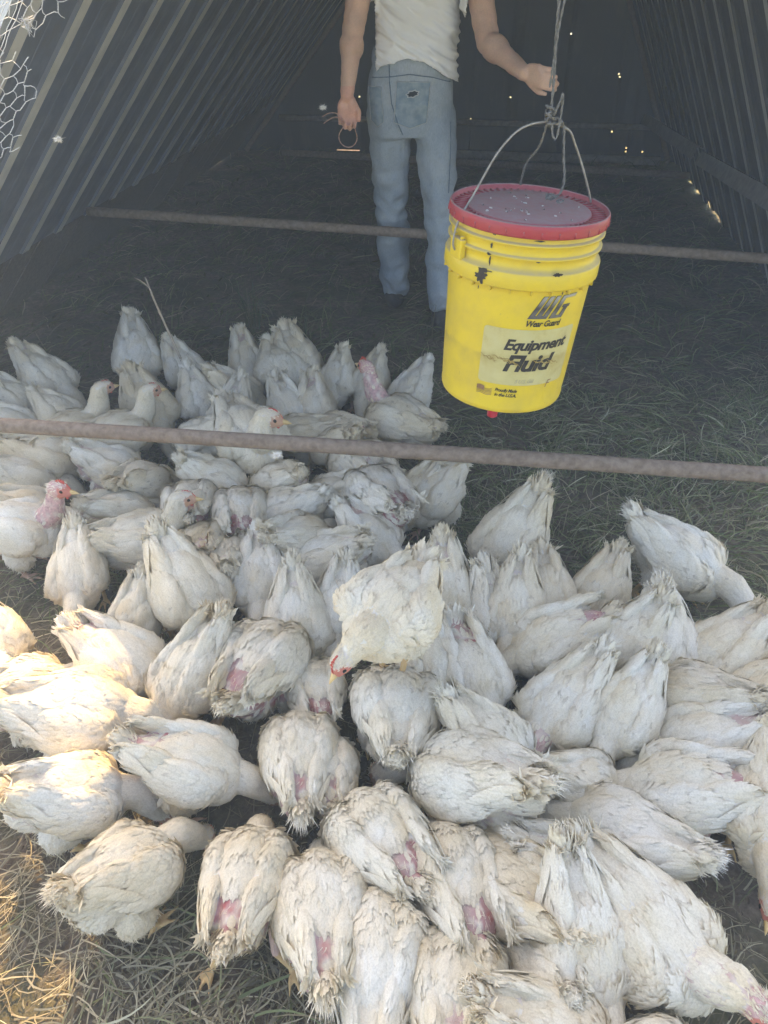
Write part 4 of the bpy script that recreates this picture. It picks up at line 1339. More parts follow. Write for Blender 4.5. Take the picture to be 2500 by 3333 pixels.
def plastic(name, c, c2, dust=.6):
    m, nt, b = mat(name, c, .42, 0, .45)
    n = noise_tex(nt, 14, 7, .65); n2 = noise_tex(nt, 90, 4, .6)
    r = ramp(nt, n.outputs[0], [(.42, c), (.75, c2)])
    geo = nt.nodes.new('ShaderNodeNewGeometry'); sp = nt.nodes.new('ShaderNodeSeparateXYZ')
    nt.links.new(geo.outputs['Normal'], sp.inputs[0])
    mr = nt.nodes.new('ShaderNodeMapRange'); mr.inputs[1].default_value = .35; mr.inputs[2].default_value = .9; mr.inputs[4].default_value = dust
    nt.links.new(sp.outputs['Z'], mr.inputs[0])
    ml = nt.nodes.new('ShaderNodeMath'); ml.operation = 'MULTIPLY'
    d = ramp(nt, n2.outputs[0], [(.2, (.6, .6, .6)), (.6, (1, 1, 1))])
    nt.links.new(mr.outputs[0], ml.inputs[0]); nt.links.new(d.outputs[0], ml.inputs[1])
    sp2 = ramp(nt, n2.outputs[0], [(.68, (0, 0, 0)), (.74, (.5, .5, .5))])
    c0 = mixc(nt, sp2.outputs[0], r.outputs[0], (.25, .2, .1))
    cc = mixc(nt, ml.outputs[0], c0, (.34, .29, .26) if name[0] == 'y' else (.33, .25, .245))
    if name[0] == 'y': cc = grime(nt, cc)
    nt.links.new(cc, b.inputs['Base Color'])
    rr = nt.nodes.new('ShaderNodeMapRange'); rr.inputs[3].default_value = .4; rr.inputs[4].default_value = .95
    nt.links.new(ml.outputs[0], rr.inputs[0]); nt.links.new(rr.outputs[0], b.inputs['Roughness'])
    bump(nt, b, n.outputs[0], .15, .006)
    return m
M_yel = plastic('yellow_plastic', (.72, .54, .035), (.60, .45, .06), .85)
M_red = plastic('red_plastic', (.40, .035, .05), (.33, .06, .07), .92)

mb = MB()
prof = [(.001, .004), (.10, .003), (.124, .004), (.129, .0), (.1335, .0), (.1350, .004), (.1360, .012), (.1350, .016)]
prof += [(rad_at(z), z) for z in (.05, .1, .15, .2, .25, .266)]
prof += [(.1475, .268), (.156, .269), (.1575, .272), (.1575, .297), (.1555, .301), (.1475, .3035), (.1468, .322), (.149, .3235), (.1545, .3245), (.1548, .3275), (.149, .329), (.1475, .331),
         (.1478, .346), (.150, .3475), (.1555, .3485), (.1558, .3515), (.150, .353), (.148, .355), (.1485, .372), (.147, .374)]
mb.lathe(prof, 96)
# webs under the collar
for k in range(24):
    an = 2*math.pi*k/24
    Mx = Matrix.Rotation(an, 4, 'Z')
    mb.box((.146, -.0009, .2605), (.1562, .0009, .2695), Mx)
tub = mb.build('tub', M_yel, bucket)
# bail ears
EA = math.atan2(-.067, -.143)
for s in (0, math.pi):
    Mx = Matrix.Rotation(EA+s, 4, 'Z')
    mb = MB()
    mb.box((.1475, -.020, .298), (.1605, .020, .336), Mx)
    for y_, z_, w in ((-.014, .336, .006), (.014, .336, .006)):
        mb.box((.150, y_-w/2, z_-.001), (.1595, y_+w/2, z_+.006), Mx)
    e = mb.build('bail_ear', M_yel, tub, False)
    md = e.modifiers.new('b', 'BEVEL'); md.width = .004; md.segments = 3
# lid
mb = MB()
prof = [(.1490, .365), (.1565, .364), (.1575, .367), (.1582, .378), (.1572, .386), (.1550, .3885), (.1530, .386), (.1515, .379), (.1490, .3765), (.1240, .3765), (.1225, .3765), (.1215, .381), (.1195, .3825), (.06, .3832), (.02, .3828), (.0005, .3828)]
mb.lathe(prof, 96)
for k in range(60):
    an = 2*math.pi*k/60
    Mx = Matrix.Rotation(an, 4, 'Z')
    mb.box((.1225, -.0011, .3757), (.1515, .0011, .3800), Mx)
for k in range(30):
    Mx = Matrix.Rotation(2*math.pi*(k+.5)/30, 4, 'Z')
    mb.box((.1570, -.0012, .3655), (.1592, .0012, .376), Mx)
lid = mb.build('lid', M_red, bucket)
# the wire bail
mb = MB()
H_ = [(-.143*.99, -.067*.99, .310), (-.150, -.070, .322), (-.148, -.065, .350), (-.137, -.055, .377), (-.118, -.045, .41), (-.086, -.035, .473), (-.060, -.024, .505), (-.039, -.015, .520), (-.015, -.006, .527), (.007, .0, .529), (.030, .006, .525), (.056, .015, .514), (.070, .022, .495), (.094, .035, .459), (.119, .048, .415), (.138, .065, .380), (.148, .066, .35), (.150, .070, .322), (.142, .066, .310)]
pts = [Vector(p) for p in H_]
fine = []
for i in range(len(pts)-1):
    p0, p1, p2, p3 = pts[max(i-1, 0)], pts[i], pts[i+1], pts[min(i+2, len(pts)-1)]
    for t in (0, .25, .5, .75):
        fine.append(.5*((2*p1)+(-p0+p2)*t+(2*p0-5*p1+4*p2-p3)*t*t+(-p0+3*p1-3*p2+p3)*t**3))
fine.append(pts[-1])
mb.tube(fine, .0022, 8)
M_wire = simple('dull_steel_wire', (.22, .21, .19), (.36, .34, .31), 90, .5, .2, metal=.35)
mb.build('wire_handle', M_wire, bucket)
# red drinker nipple under the tub
mb = MB()
p = on_tub(-.012, 0, -.035)
Mx = Matrix.Translation((p.x, p.y, 0))
mb.lathe([(.0005, -.030), (.007, -.030), (.0115, -.027), (.012, -.004), (.014, -.002), (.014, .003), (.0005, .003)], 20, Mx)
mb.tube([p + Vector((0, 0, -.016)), p + Vector((0, 0, -.026))], .0018, 8)
mb.build('drinker_nipple', simple('bright_red_plastic', (.6, .02, .06), (.5, .03, .05), 30, .3, 0), bucket)

# ---- printing
M_black = simple('black_ink', (.018, .018, .02), (.035, .033, .03), 60, .45, 0)
M_gold = simple('brown_ink', (.23, .12, .05), (.33, .2, .1), 60, .6, 0)
M_faint = simple('faded_ink', (.38, .35, .23), (.46, .43, .27), 90, .6, 0)
m, nt, b = mat('label_film', (.62, .58, .36), .38, 0, .4)
n = noise_tex(nt, 26, 7, .65)
r = ramp(nt, n.outputs[0], [(.35, (.56, .52, .26)), (.55, (.53, .48, .22)), (.75, (.42, .35, .14))])
nt.links.new(grime(nt, r.outputs[0]), b.inputs['Base Color'])
M_sticker = m
def text_on_tub(txt, u0, z0, size, mat_, name, shear=.32, off=.0016, bold=.018, sx=1., rot=0., parent=None):
    cu = bpy.data.curves.new('txt', 'FONT')
    cu.body = txt; cu.size = size; cu.shear = shear; cu.offset = bold*size*.5; cu.space_character = .93
    cu.resolution_u = 3
    o = bpy.data.objects.new('txt', cu); C.objects.link(o)
    dg = bpy.context.evaluated_depsgraph_get()
    em = o.evaluated_get(dg).to_mesh()
    vs = [v.co.copy() for v in em.vertices]; fs = [tuple(p.vertices) for p in em.polygons]
    o.evaluated_get(dg).to_mesh_clear()
    bpy.data.objects.remove(o); bpy.data.curves.remove(cu)
    mb = MB()
    mb.add([on_tub(u0 + v.x*sx*math.cos(rot) - v.y*math.sin(rot), z0 + v.y*math.cos(rot) + v.x*sx*math.sin(rot), off) for v in vs], fs)
    return mb.build(name, mat_, parent or tub, False)
text_on_tub('Wear Guard', .026, .1965, .0175, M_black, 'lettering', sx=.86, bold=.05)
text_on_tub('Equipment', -.008, .145, .0315, M_black, 'lettering', sx=1.06, bold=.07, rot=.03)
text_on_tub('Fluid', -.004, .099, .049, M_black, 'lettering', sx=1.15, bold=.07, rot=.03)
text_on_tub('5 U.S. Gal', .026, .0725, .0115, M_faint, 'lettering', sx=.95, bold=.03)
text_on_tub('Proudly Made', -.012, .0505, .0105, M_black, 'lettering', sx=.86, bold=.05)
text_on_tub('in the U.S.A.', -.012, .0395, .0105, M_black, 'lettering', sx=.98, bold=.05)
text_on_tub('F', .098, .058, .024, M_gold, 'lettering', bold=.0)
# label sheet with rounded corners
def patch_on_tub(u0, u1, z0, z1, mat_, name, off, rc=.008, nu=40, nz=24, edge=None):
    vs, fs = [], []
    idx = {}
    for i in range(nu+1):
        for j in range(nz+1):
            u = u0+(u1-u0)*i/nu; z = z0+(z1-z0)*j/nz
            for (cu_, cz_, su, sz) in ((u0+rc, z0+rc, -1, -1), (u1-rc, z0+rc, 1, -1), (u0+rc, z1-rc, -1, 1), (u1-rc, z1-rc, 1, 1)):
                if (u-cu_)*su > 0 and (z-cz_)*sz > 0:
                    d = math.hypot(u-cu_, z-cz_)
                    m_ = max(abs(u-cu_), abs(z-cz_))
                    if d > 1e-9: u, z = cu_+(u-cu_)*m_/d, cz_+(z-cz_)*m_/d
            if edge: u, z = edge(u, z, i/nu, j/nz)
            idx[(i, j)] = len(vs); vs.append(on_tub(u, z, off))
    for i in range(nu):
        for j in range(nz):
            fs.append((idx[(i, j)], idx[(i+1, j)], idx[(i+1, j+1)], idx[(i, j+1)]))
    mb = MB(); mb.add(vs, fs)
    return mb.build(name, mat_, tub)
patch_on_tub(-.052, .150, .0665, .1885, M_sticker, 'label_sheet', .0007)
# emblem: slanted block letters W G in brushed grey with a dark outline
def polys_on_tub(polys, u0, z0, w, h, shear, mat_, name, off, grow=0):
    mb = MB()
    for (x0, y0, x1, y1) in polys:
        x0 -= grow; x1 += grow; y0 -= grow*.8; y1 += grow*.8
        n = 3
        v = []
        for j in range(n+1):
            y = y0+(y1-y0)*j/n
            for i in range(n+1):
                x = x0+(x1-x0)*i/n
                v.append(on_tub(u0+x*w+shear*y*h, z0+y*h, off))
        mb.add(v, [(j*(n+1)+i, j*(n+1)+i+1, (j+1)*(n+1)+i+1, (j+1)*(n+1)+i) for j in range(n) for i in range(n)])
    return mb.build(name, mat_, tub, False)
EMB = [(0, 0, .54, .12), (0, .122, .13, 1), (.205, .122, .335, 1), (.41, .122, .54, 1), (.64, .0, .78, 1), (.782, .88, 1.16, 1), (.782, 0, 1.06, .12), (.93, .122, 1.06, .46), (.86, .462, 1.10, .57)]
m, nt, b = mat('brushed_grey_print', (.2, .2, .2), .4)
tc = nt.nodes.new('ShaderNodeTexCoord'); sp = nt.nodes.new('ShaderNodeSeparateXYZ'); nt.links.new(tc.outputs['Object'], sp.inputs[0])
mr = nt.nodes.new('ShaderNodeMapRange'); mr.inputs[1].default_value = .205; mr.inputs[2].default_value = .25; nt.links.new(sp.outputs['Z'], mr.inputs[0])
r = ramp(nt, mr.outputs[0], [(0, (.05, .05, .055)), (.35, (.13, .13, .13)), (.62, (.035, .035, .04)), (1, (.30, .30, .28))])
nt.links.new(r.outputs[0], b.inputs['Base Color'])
polys_on_tub(EMB, .030, .2125, .066, .044, .55, M_black, 'emblem_outline', .0010, .016)
polys_on_tub(EMB, .030, .2125, .066, .044, .55, m, 'emblem', .0015)
# small waving flag print
fl = []
mb = MB()
for k in range(5):
    v = []
    for i in range(13):
        t = i/12
        for dz in (0, .0012):
            v.append(on_tub(-.052+.034*t, .0385+.0032*k+dz+.0016*math.sin(t*7)+.001*t, .0014))
    mb.add(v, [(2*i, 2*i+2, 2*i+3, 2*i+1) for i in range(12)])
v = []
for i in range(7):
    t = i/12
    for z in (.0475, .0575): v.append(on_tub(-.052+.034*t, z+.0016*math.sin(t*7), .0017))
mb.add(v, [(2*i, 2*i+2, 2*i+3, 2*i+1) for i in range(6)])
mb.build('flag_print', M_gold, tub, False)
# black paint runs and scuffs
def blot(cu_, cz_, ru, rz, seed, mat_, name, r0, off=.0012, n=22, rough=.35):
    q = random.Random(seed)
    pts = []
    for k in range(n):
        a = 2*math.pi*k/n
        s = 1+q.uniform(-rough, rough)
        pts.append((cu_+ru*s*math.cos(a), cz_+rz*s*math.sin(a)))
    def P(u, z):
        ph = PH0 + u/.141
        return Vector(((r0+off)*math.cos(ph), (r0+off)*math.sin(ph), z))
    mb = MB(); mb.add([P(cu_, cz_)] + [P(*p) for p in pts], [(0, 1+k, 1+(k+1) % n) for k in range(n)])
    return mb.build(name, mat_, tub, False)
M_tar = simple('black_paint_run', (.012, .012, .018), (.03, .028, .035), 60, .35, .2)
for (u, z, ru, rz, sd, r0) in ((-.0665, .284, .011, .0115, 1, .1575), (-.062, .296, .012, .004, 2, .1575), (-.0575, .314, .0018, .009, 3, .1470), (-.0575, .327, .005, .002, 4, .1550), (-.0580, .340, .002, .005, 5, .1478), (.066, .302, .008, .0035, 6, .1570),
                               (.026, .360, .010, .0014, 7, .1485), (.034, .364, .010, .0012, 8, .1485), (-.055, .362, .003, .0022, 9, .1485), (.09, .262, .0012, .004, 10, .1472), (.098, .266, .001, .003, 11, .1472), (-.074, .258, .001, .004, 12, .1470), (.03, .322, .004, .0016, 14, .1468)):
    blot(u, z, ru, rz, sd, M_tar, 'paint_spill', r0)
m, nt, b = mat('brown_tide_mark', (.34, .25, .08), .8)
M_stain = m
q = random.Random(9)
mb = MB()
for run in range(9):
    u = q.uniform(-.10, .0) if run < 5 else q.uniform(-.02, .12); L = q.uniform(.02, .06); z = .134 - .12*max(0, u+.1)*.6 + q.uniform(-.004, .004)
    v = []
    for i in range(15):
        t = i/14; w = .0011*math.sin(math.pi*t)*(1+.6*math.sin(i*2.1+run))+.0002
        zz = z - .012*t + .0016*math.sin(i*1.3+run)
        v += [on_tub(u+L*t, zz-w, .0019), on_tub(u+L*t, zz+w, .0019)]
    mb.add(v, [(2*i, 2*i+2, 2*i+3, 2*i+1) for i in range(14)])
mb.build('tide_mark', M_stain, tub, False)
# droppings and chaff on the lid
q = random.Random(3)
mb = MB()
for k in range(26):
    a, r_ = q.uniform(0, 6.28), .11*math.sqrt(q.random())
    mb.ell((r_*math.cos(a), r_*math.sin(a), .3835), (q.uniform(.001, .005), q.uniform(.001, .003), q.uniform(.0006, .002)), rotm(0, q.uniform(0, 180)), 8, 5)
mb.build('dried_droppings', simple('chalky_droppings', (.12, .1, .09), (.6, .58, .54), 150, .9, .2, lo=.45, hi=.55), lid)['kind'] = 'stuff'

# ---- rope
def catmull(P, n=6):
    P = [Vector(p) for p in P]; out = []
    for i in range(len(P)-1):
        p0, p1, p2, p3 = P[max(i-1, 0)], P[i], P[i+1], P[min(i+2, len(P)-1)]
        for k in range(n):
            t = k/n
            out.append(.5*((2*p1)+(-p0+p2)*t+(2*p0-5*p1+4*p2-p3)*t*t+(-p0+3*p1-3*p2+p3)*t**3))
    return out + [P[-1]]
def rope_strand(mb, P, r, step=.004):
    """two twisted plies"""
    pts = catmull(P, 10)
    # resample
    L = [0]
    for a_, b_ in zip(pts, pts[1:]): L.append(L[-1]+(b_-a_).length)
    n = max(4, int(L[-1]/step)); res = []
    j = 0
    for k in range(n+1):
        d = L[-1]*k/n
        while j < len(L)-2 and L[j+1] < d: j += 1
        res.append(pts[j].lerp(pts[j+1], (d-L[j])/max(L[j+1]-L[j], 1e-9)))
    for ph in (0, math.pi):
        o = []
        for k, p in enumerate(res):
            t = (res[min(k+1, n)]-res[max(k-1, 0)]).normalized()
            a_ = t.orthogonal().normalized() if abs(t.z) < .2 else (Vector((1, 0, 0))-t*t.x).normalized()
            b_ = t.cross(a_)
            an = ph + k*step*190
            o.append(p + (a_*math.cos(an)+b_*math.sin(an))*r*.33)
        mb.tube(o, r*.40, 6)
mb = MB()
K0 = Vector((.297, 1.480, 1.172))
rope_strand(mb, [(.315, 1.56, 2.66), (.304, 1.52, 2.0), (.292, 1.49, 1.5), (.289, 1.482, 1.34), K0 + Vector((0, 0, .02)), K0 + Vector((-.006, -.006, -.008)), K0 + Vector((.002, .010, -.016)), K0 + Vector((.010, -.002, -.004))], .0042)
rope_strand(mb, [(.327, 1.56, 2.66), (.314, 1.52, 1.9), (.302, 1.488, 1.42), (.293, 1.477, 1.30), (.289, 1.476, 1.215)], .0030)
# knot
for k in range(3):
    P = []
    for i in range(13):
        a_ = i/12*2*math.pi*1.1+k*2.1
        P.append(K0 + Vector((.009*math.cos(a_), .008*math.sin(a_), .010*math.sin(a_*.5+k)-.004*k+.004)))
    rope_strand(mb, P, .0036)
rope_strand(mb, [K0 + Vector((.004, -.008, .0)), K0 + Vector((.012, -.010, .022)), K0 + Vector((.016, -.008, .035)), K0 + Vector((.018, -.004, .02)), K0 + Vector((.016, -.008, -.02)), K0 + Vector((.013, -.010, -.038)), K0 + Vector((.006, -.008, -.030)), K0 + Vector((.004, -.006, -.012))], .0034)
# down to the lid
rope_strand(mb, [K0 + Vector((.010, .002, -.004)), K0 + Vector((.028, .008, -.020)), K0 + Vector((.036, .012, -.07)), K0 + Vector((.043, .012, -.11)), K0 + Vector((.038, .010, -.135)), (.318, 1.487, 1.026)], .0036)
rope_strand(mb, [K0 + Vector((-.002, .006, -.010)), K0 + Vector((-.004, .05, -.06)), (.280, 1.58, 1.07), (.279, 1.612, 1.024)], .0036)
for i in range(2):
    P = [Vector((.316, 1.486, 1.030)) + Vector((.007*math.cos(a_*.7+i*2), .006*math.sin(a_*.7+i), .004*math.sin(a_+i)+.002)) for a_ in range(10)]
    rope_strand(mb, P, .0032)
P = [Vector((.333, 1.470, 1.027)) + Vector((.006*math.cos(a_*.8), .005*math.sin(a_*.8), .002*math.sin(a_)+.001)) for a_ in range(9)]
rope_strand(mb, P, .003)
o = mb.build('rope', simple('dirty_grey_cord', (.10, .10, .095), (.22, .215, .20), 160, .9, .5))
tag(o, 'dirty grey cord tied round the wire bail and running up to the ridge', 'rope')
# ================================================================ DRIFTING FLUFF
M_fl, nt, b = mat('white_fluff', (.85, .83, .78), .9)
def fluff(c, r, seed, label):
    q = np.random.RandomState(seed)
    n = 240
    D = q.normal(size=(n, 3)); D /= np.linalg.norm(D, axis=1, keepdims=True)
    D[:, 2] *= .6
    v, qd, k, _ = strands(np.zeros((n, 3)) + D*r*.1, D, q.uniform(.4, 1, n)*r, q.uniform(.0008, .0018, n), np.tile([.85, .83, .78], (n, 1)), q)
    o = link('drifting_down', mesh_np('drifting_down', v, qd), M_fl)
    o.location = c
    tag(o, label, 'feather fluff', 'bits of down floating in the dusty air')
fluff((-.62, 1.55, 1.12), .010, 1, 'puff of white down drifting in front of the ribbed sheets at left')
fluff((-.19, 2.6, 1.02), .014, 2, 'puff of white down floating beside the hand that holds the twine')
fluff((-.215, 1.25, .60), .011, 3, 'blurred yellowish puff of down floating above the topmost chicken')
# ================================================================ HAZE VOLUME, added for a bluish lens-flare veil
mb = MB(); mb.box((-901, -901, -1.2), (901, 901, 3.4))
hz = mb.build('haze', None, None, False)
m = bpy.data.materials.new('veil_haze'); m.use_nodes = True
nt = m.node_tree; nt.nodes.clear()
pv = nt.nodes.new('ShaderNodeVolumePrincipled')
pv.inputs['Color'].default_value = (.58, .77, 1.0, 1)
pv.inputs['Density'].default_value = HAZE_D
pv.inputs['Anisotropy'].default_value = .3
oo = nt.nodes.new('ShaderNodeOutputMaterial'); nt.links.new(pv.outputs[0], oo.inputs['Volume'])
hz.data.materials.append(m)
tag(hz, kind='stuff')
# ================================================================ PERSON seen from behind
def loft(mb, rings, n=28):
    """closed stack of ellipses: (centre, rx, ry)"""
    vs, fs = [], []
    for (c, rx, ry) in rings:
        for k in range(n):
            a = 2*math.pi*k/n
            ca, sa = math.cos(a), math.sin(a)
            e = .82
            vs.append(Vector(c) + Vector((rx*math.copysign(abs(ca)**e, ca), ry*math.copysign(abs(sa)**e, sa), 0)))
    for i in range(len(rings)-1):
        for k in range(n):
            k2 = (k+1) % n
            fs.append((i*n+k, i*n+k2, (i+1)*n+k2, (i+1)*n+k))
    fs.append(tuple(range(n))[::-1]); fs.append(tuple((len(rings)-1)*n+k for k in range(n)))
    mb.add(vs, fs)
person = empty('person', (.13, 3.42, 0))
tag(person, 'person in white t-shirt and faded torn jeans, back turned, reaching to the cord', 'person')
PO = Vector((.13, 3.42, 0))
SL, EL, WL = Vector((-.065, 3.39, 1.42)), Vector((-.118, 3.33, 1.165)), Vector((-.143, 3.25, .965))
SR, ER, WR = Vector((.325, 3.38, 1.42)), Vector((.380, 3.20, 1.145)), Vector((.492, 3.00, 1.068))
HIPL, KL, AL = Vector((.035, 3.42, .90)), Vector((.034, 3.50, .52)), Vector((.052, 3.60, .09))
HIPR, KR, AR = Vector((.200, 3.41, .90)), Vector((.238, 3.35, .56)), Vector((.268, 3.29, .10))
mb = MB()
# torso, neck, head
loft(mb, [((.115, 3.42, .86), .14, .10), ((.115, 3.42, .95), .155, .105), ((.118, 3.42, 1.05), .135, .09), ((.125, 3.41, 1.2), .145, .095), ((.13, 3.40, 1.35), .165, .10), ((.13, 3.40, 1.44), .15, .085), ((.13, 3.40, 1.47), .09, .06)])
mb.capsule((.13, 3.41, 1.44), (.13, 3.43, 1.56), .058, .055)
mb.ell((.13, 3.455, 1.655), (.075, .096, .115))
mb.ell((.13, 3.50, 1.60), (.052, .055, .06))
mb.ell((.13, 3.553, 1.635), (.012, .018, .02))           # nose
for s in (-1, 1): mb.ell((.13+s*.077, 3.45, 1.645), (.010, .02, .03))
def limb(a, b, c, ra, rb, rb2, rc):
    mb.capsule(a, b, ra, rb); mb.capsule(b, c, rb2, rc)
    mid = a.lerp(b, .45); mb.ell(b.lerp(c, .22), (rb2*1.12, rb2*1.1, (c-b).length*.28), (c-b).to_track_quat('Z', 'Y').to_matrix())
limb(SL, EL, WL, .054, .042, .042, .026)
limb(SR, ER, WR, .054, .043, .043, .027)
mb.capsule(HIPL, KL, .075, .045); mb.capsule(KL, AL, .045, .038)
mb.capsule(HIPR, KR, .075, .045); mb.capsule(KR, AR, .045, .038)
for A in (AL, AR):
    mb.capsule(A + Vector((0, 0, -.03)), A + Vector((.005, .14, -.06)), .035, .026)
def hand(W, pd, side, back, curl, spread=.0195, thumb=1, sc=1.):
    """W wrist; pd towards the fingers; side across the palm; back = direction the back of the hand faces"""
    pd, side, back = pd.normalized(), side.normalized(), back.normalized()
    Mx = Matrix((side, pd, back)).transposed()
    mb.ell(W + pd*.045*sc, (.040*sc, .050*sc, .0155*sc), Mx)
    mb.ell(W + pd*.062*sc, (.041*sc, .026*sc, .014*sc), Mx)
    mb.ell(W + pd*.032*sc + side*.022*thumb*sc - back*.006, (.018*sc, .032*sc, .015*sc), Mx)
    for k, (ln, r) in enumerate(((.066, .0085), (.076, .0088), (.072, .0085), (.056, .0075))):
        off = (1.5-k)*spread*thumb*sc
        p = W + pd*(.080-.004*abs(k-1.3))*sc + side*off
        d = pd.copy(); c = curl*(1+.08*k)
        for seg, f in enumerate((.45, .32, .24)):
            ax = side
            ang = R(c*(.55 if seg == 0 else 1))
            d = (Matrix.Rotation(-ang, 3, Mx.col[0]) @ d)
            if d.dot(back) > 0 and seg == 0 and c > 10: d = (Matrix.Rotation(2*ang, 3, Mx.col[0]) @ d)
            q = p + d*ln*f*sc
            mb.capsule(p, q, r*(1-.08*seg)*sc, r*(.93-.08*seg)*sc, 12)
            p = q
    t0 = W + pd*.028*sc + side*.030*thumb*sc
    t1 = t0 + (pd*.8 + side*.55*thumb - back*.35).normalized()*.034*sc
    t2 = t1 + (pd*.95 + side*.05*thumb - back*.30).normalized()*.028*sc
    mb.capsule(t0, t1, .0115*sc, .0098*sc, 12); mb.capsule(t1, t2, .0098*sc, .0078*sc, 12)
# the back of the left-hand side hand faces away, fingers curl towards the viewer
hand(WL, Vector((-.03, .0, -1)), Vector((1, .1, 0)), Vector((.1, 1, .1)), 52, thumb=1)
hand(WR, Vector((.75, -.62, -.10)), Vector((.1, -.1, -1)), Vector((-.6, -.75, .2)), 48, thumb=1)
V, Q, Tt, E = voxel(mb, .0048, 2, .5)
V -= np.array(PO)
N = vnormals(V, Q, Tt)
V += N*(.0012*vnoise(V, .05, 5))[:, None]
sk = np.array([.70, .45, .33])*(1+.10*vnoise(V, .12, 6))[:, None]
hands = (V[:, 2] < 1.0) & (V[:, 2] > .78) & (V[:, 0] < -.2)
sk[hands] *= np.array([1.02, .86, .85])
body = link('body', mesh_np('person_body', V, Q, Tt, col=np.c_[sk, np.ones(len(V))]), None, person)
m, nt, b = mat('skin', (.5, .3, .22), .5, 0, .35)
a = nt.nodes.new('ShaderNodeVertexColor'); a.layer_name = 'Col'
n = noise_tex(nt, 160, 4, .6)
nt.links.new(mixc(nt, 1., a.outputs[0], ramp(nt, n.outputs[0], [(.3, (.9, .88, .87)), (.7, (1.05, 1.03, 1.02))]).outputs[0], 'MULTIPLY'), b.inputs['Base Color'])
b.inputs['Subsurface Weight'].default_value = .15; b.inputs['Subsurface Radius'].default_value = (.01, .004, .002)
bump(nt, b, n.outputs[0], .2, .001)
body.data.materials.append(m)

# ---- jeans
mb = MB()
loft(mb, [((.112, 3.42, .80), .155, .105), ((.112, 3.42, .86), .172, .122), ((.110, 3.415, .93), .176, .128), ((.110, 3.42, 1.0), .168, .118), ((.112, 3.42, 1.07), .160, .112), ((.115, 3.42, 1.11), .150, .106)])
mb.capsule(HIPL + Vector((-.01, 0, -.02)), KL, .096, .075); mb.capsule(KL, AL + Vector((0, 0, .02)), .0715, .070)
mb.capsule(HIPR + Vector((.0, 0, -.02)), KR, .096, .070); mb.capsule(KR, AR + Vector((0, 0, .03)), .0715, .067)
mb.capsule(KL.lerp(AL, .35) + Vector((0, -.01, 0)), KL.lerp(AL, .6), .073, .07)
V, Q, Tt, E = voxel(mb, .0075, 4, .5)
N = vnormals(V, Q, Tt)
z = V[:, 2]
knee = np.exp(-((z-.47)/.16)**2)
fold = vnoise(V*np.array([.9, .9, 1.5]), .17, 21); fold2 = vnoise(V*np.array([.9, .9, 1.3]), .08, 22)
cuff = np.clip((.24-z)/.12, 0, 1)
V = V + N*((.009*fold*(.4+.7*knee+cuff) + .004*fold2*(.4+knee+1.3*cuff) + .005*vnoise(V*np.array([1, 1, .4]), .2, 23)))[:, None]
# open leg ends
zc = np.where(V[:, 0] < .155, .045, .080)
def cut(V, Q, T, keepv):
    kq = keepv[Q].all(1); kt = keepv[T].all(1) if len(T) else np.zeros(0, bool)
    return V, Q[kq], (T[kt] if len(T) else T)
hz_ = zc + .003*vnoise(V, .05, 4)
low = (V[:, 2] < hz_) & (V[:, 2] > hz_-.008); V[low, 2] = hz_[low]
V, Q, Tt = cut(V, Q, Tt, V[:, 2] >= hz_-1e-6)
jeans_me = mesh_np('jeans', V - np.array(PO), Q, Tt)
jeans = link('jeans', jeans_me, None, person)
md = jeans.modifiers.new('s', 'SOLIDIFY'); md.thickness = .003; md.offset = -1
m, nt, b = mat('faded_denim', (.25, .33, .4), .9, 0, .15)
n = noise_tex(nt, 5, 5, .6); n2 = noise_tex(nt, 420, 3, .7, vec_scale=(1, 1, .15)); n3 = noise_tex(nt, 26, 6, .7)
r = ramp(nt, n.outputs[0], [(.3, (.25, .31, .37)), (.55, (.35, .41, .46)), (.75, (.46, .50, .52))])
c = mixc(nt, .35, r.outputs[0], ramp(nt, n2.outputs[0], [(.3, (.45, .5, .55)), (.7, (1.4, 1.4, 1.4))]).outputs[0], 'MULTIPLY')
c = mixc(nt, ramp(nt, n3.outputs[0], [(.55, (0, 0, 0)), (.75, (.5, .5, .5))]).outputs[0], c, (.30, .31, .28))
nt.links.new(c, b.inputs['Base Color']); bump(nt, b, n2.outputs[0], .4, .002)
M_denim = m
jeans.data.materials.append(m)
bvh_v = [Vector(v) for v in (V - np.array(PO))]
bvh = BVHTree.FromPolygons(bvh_v, [tuple(int(i) for i in q) for q in Q])
def on_jeans(x, z, off=.002):
    h, n_, i, d = bvh.ray_cast(Vector((x-PO.x, -1, z)), Vector((0, 1, 0)))
    if h is None: return Vector((x-PO.x, -.1, z))
    return h + Vector((0, -1, 0))*off + (n_ if n_.y < 0 else -n_)*off*.5
M_seam = simple('denim_seam', (.10, .15, .21), (.17, .23, .29), 80, .9, .3)
M_thread = simple('pale_thread', (.38, .42, .44), (.5, .53, .53), 80, .9, .3)
M_pocket = simple('faded_pocket_denim', (.17, .25, .31), (.30, .37, .42), 30, .9, .5)
def jeans_patch(name, outline, mat_, off, parent=jeans, n=14):
    """outline(u, v) -> (x, z)"""
    vs = [on_jeans(*outline(i/n, j/n), off) for i in range(n+1) for j in range(n+1)]
    mb = MB(); mb.add(vs, [(i*(n+1)+j, (i+1)*(n+1)+j, (i+1)*(n+1)+j+1, i*(n+1)+j+1) for i in range(n) for j in range(n)])
    return mb.build(name, mat_, parent)
def jeans_line(name, P, w, mat_, off=.0035):
    pts = []
    for a_, b_ in zip(P, P[1:]):
        k = max(2, int(math.dist(a_, b_)/.012))
        for i in range(k): pts.append((a_[0]+(b_[0]-a_[0])*i/k, a_[1]+(b_[1]-a_[1])*i/k))
    pts.append(P[-1])
    mb = MB(); mb.tube([on_jeans(x, z, off) for x, z in pts], w, 5)
    return mb.build(name, mat_, jeans)
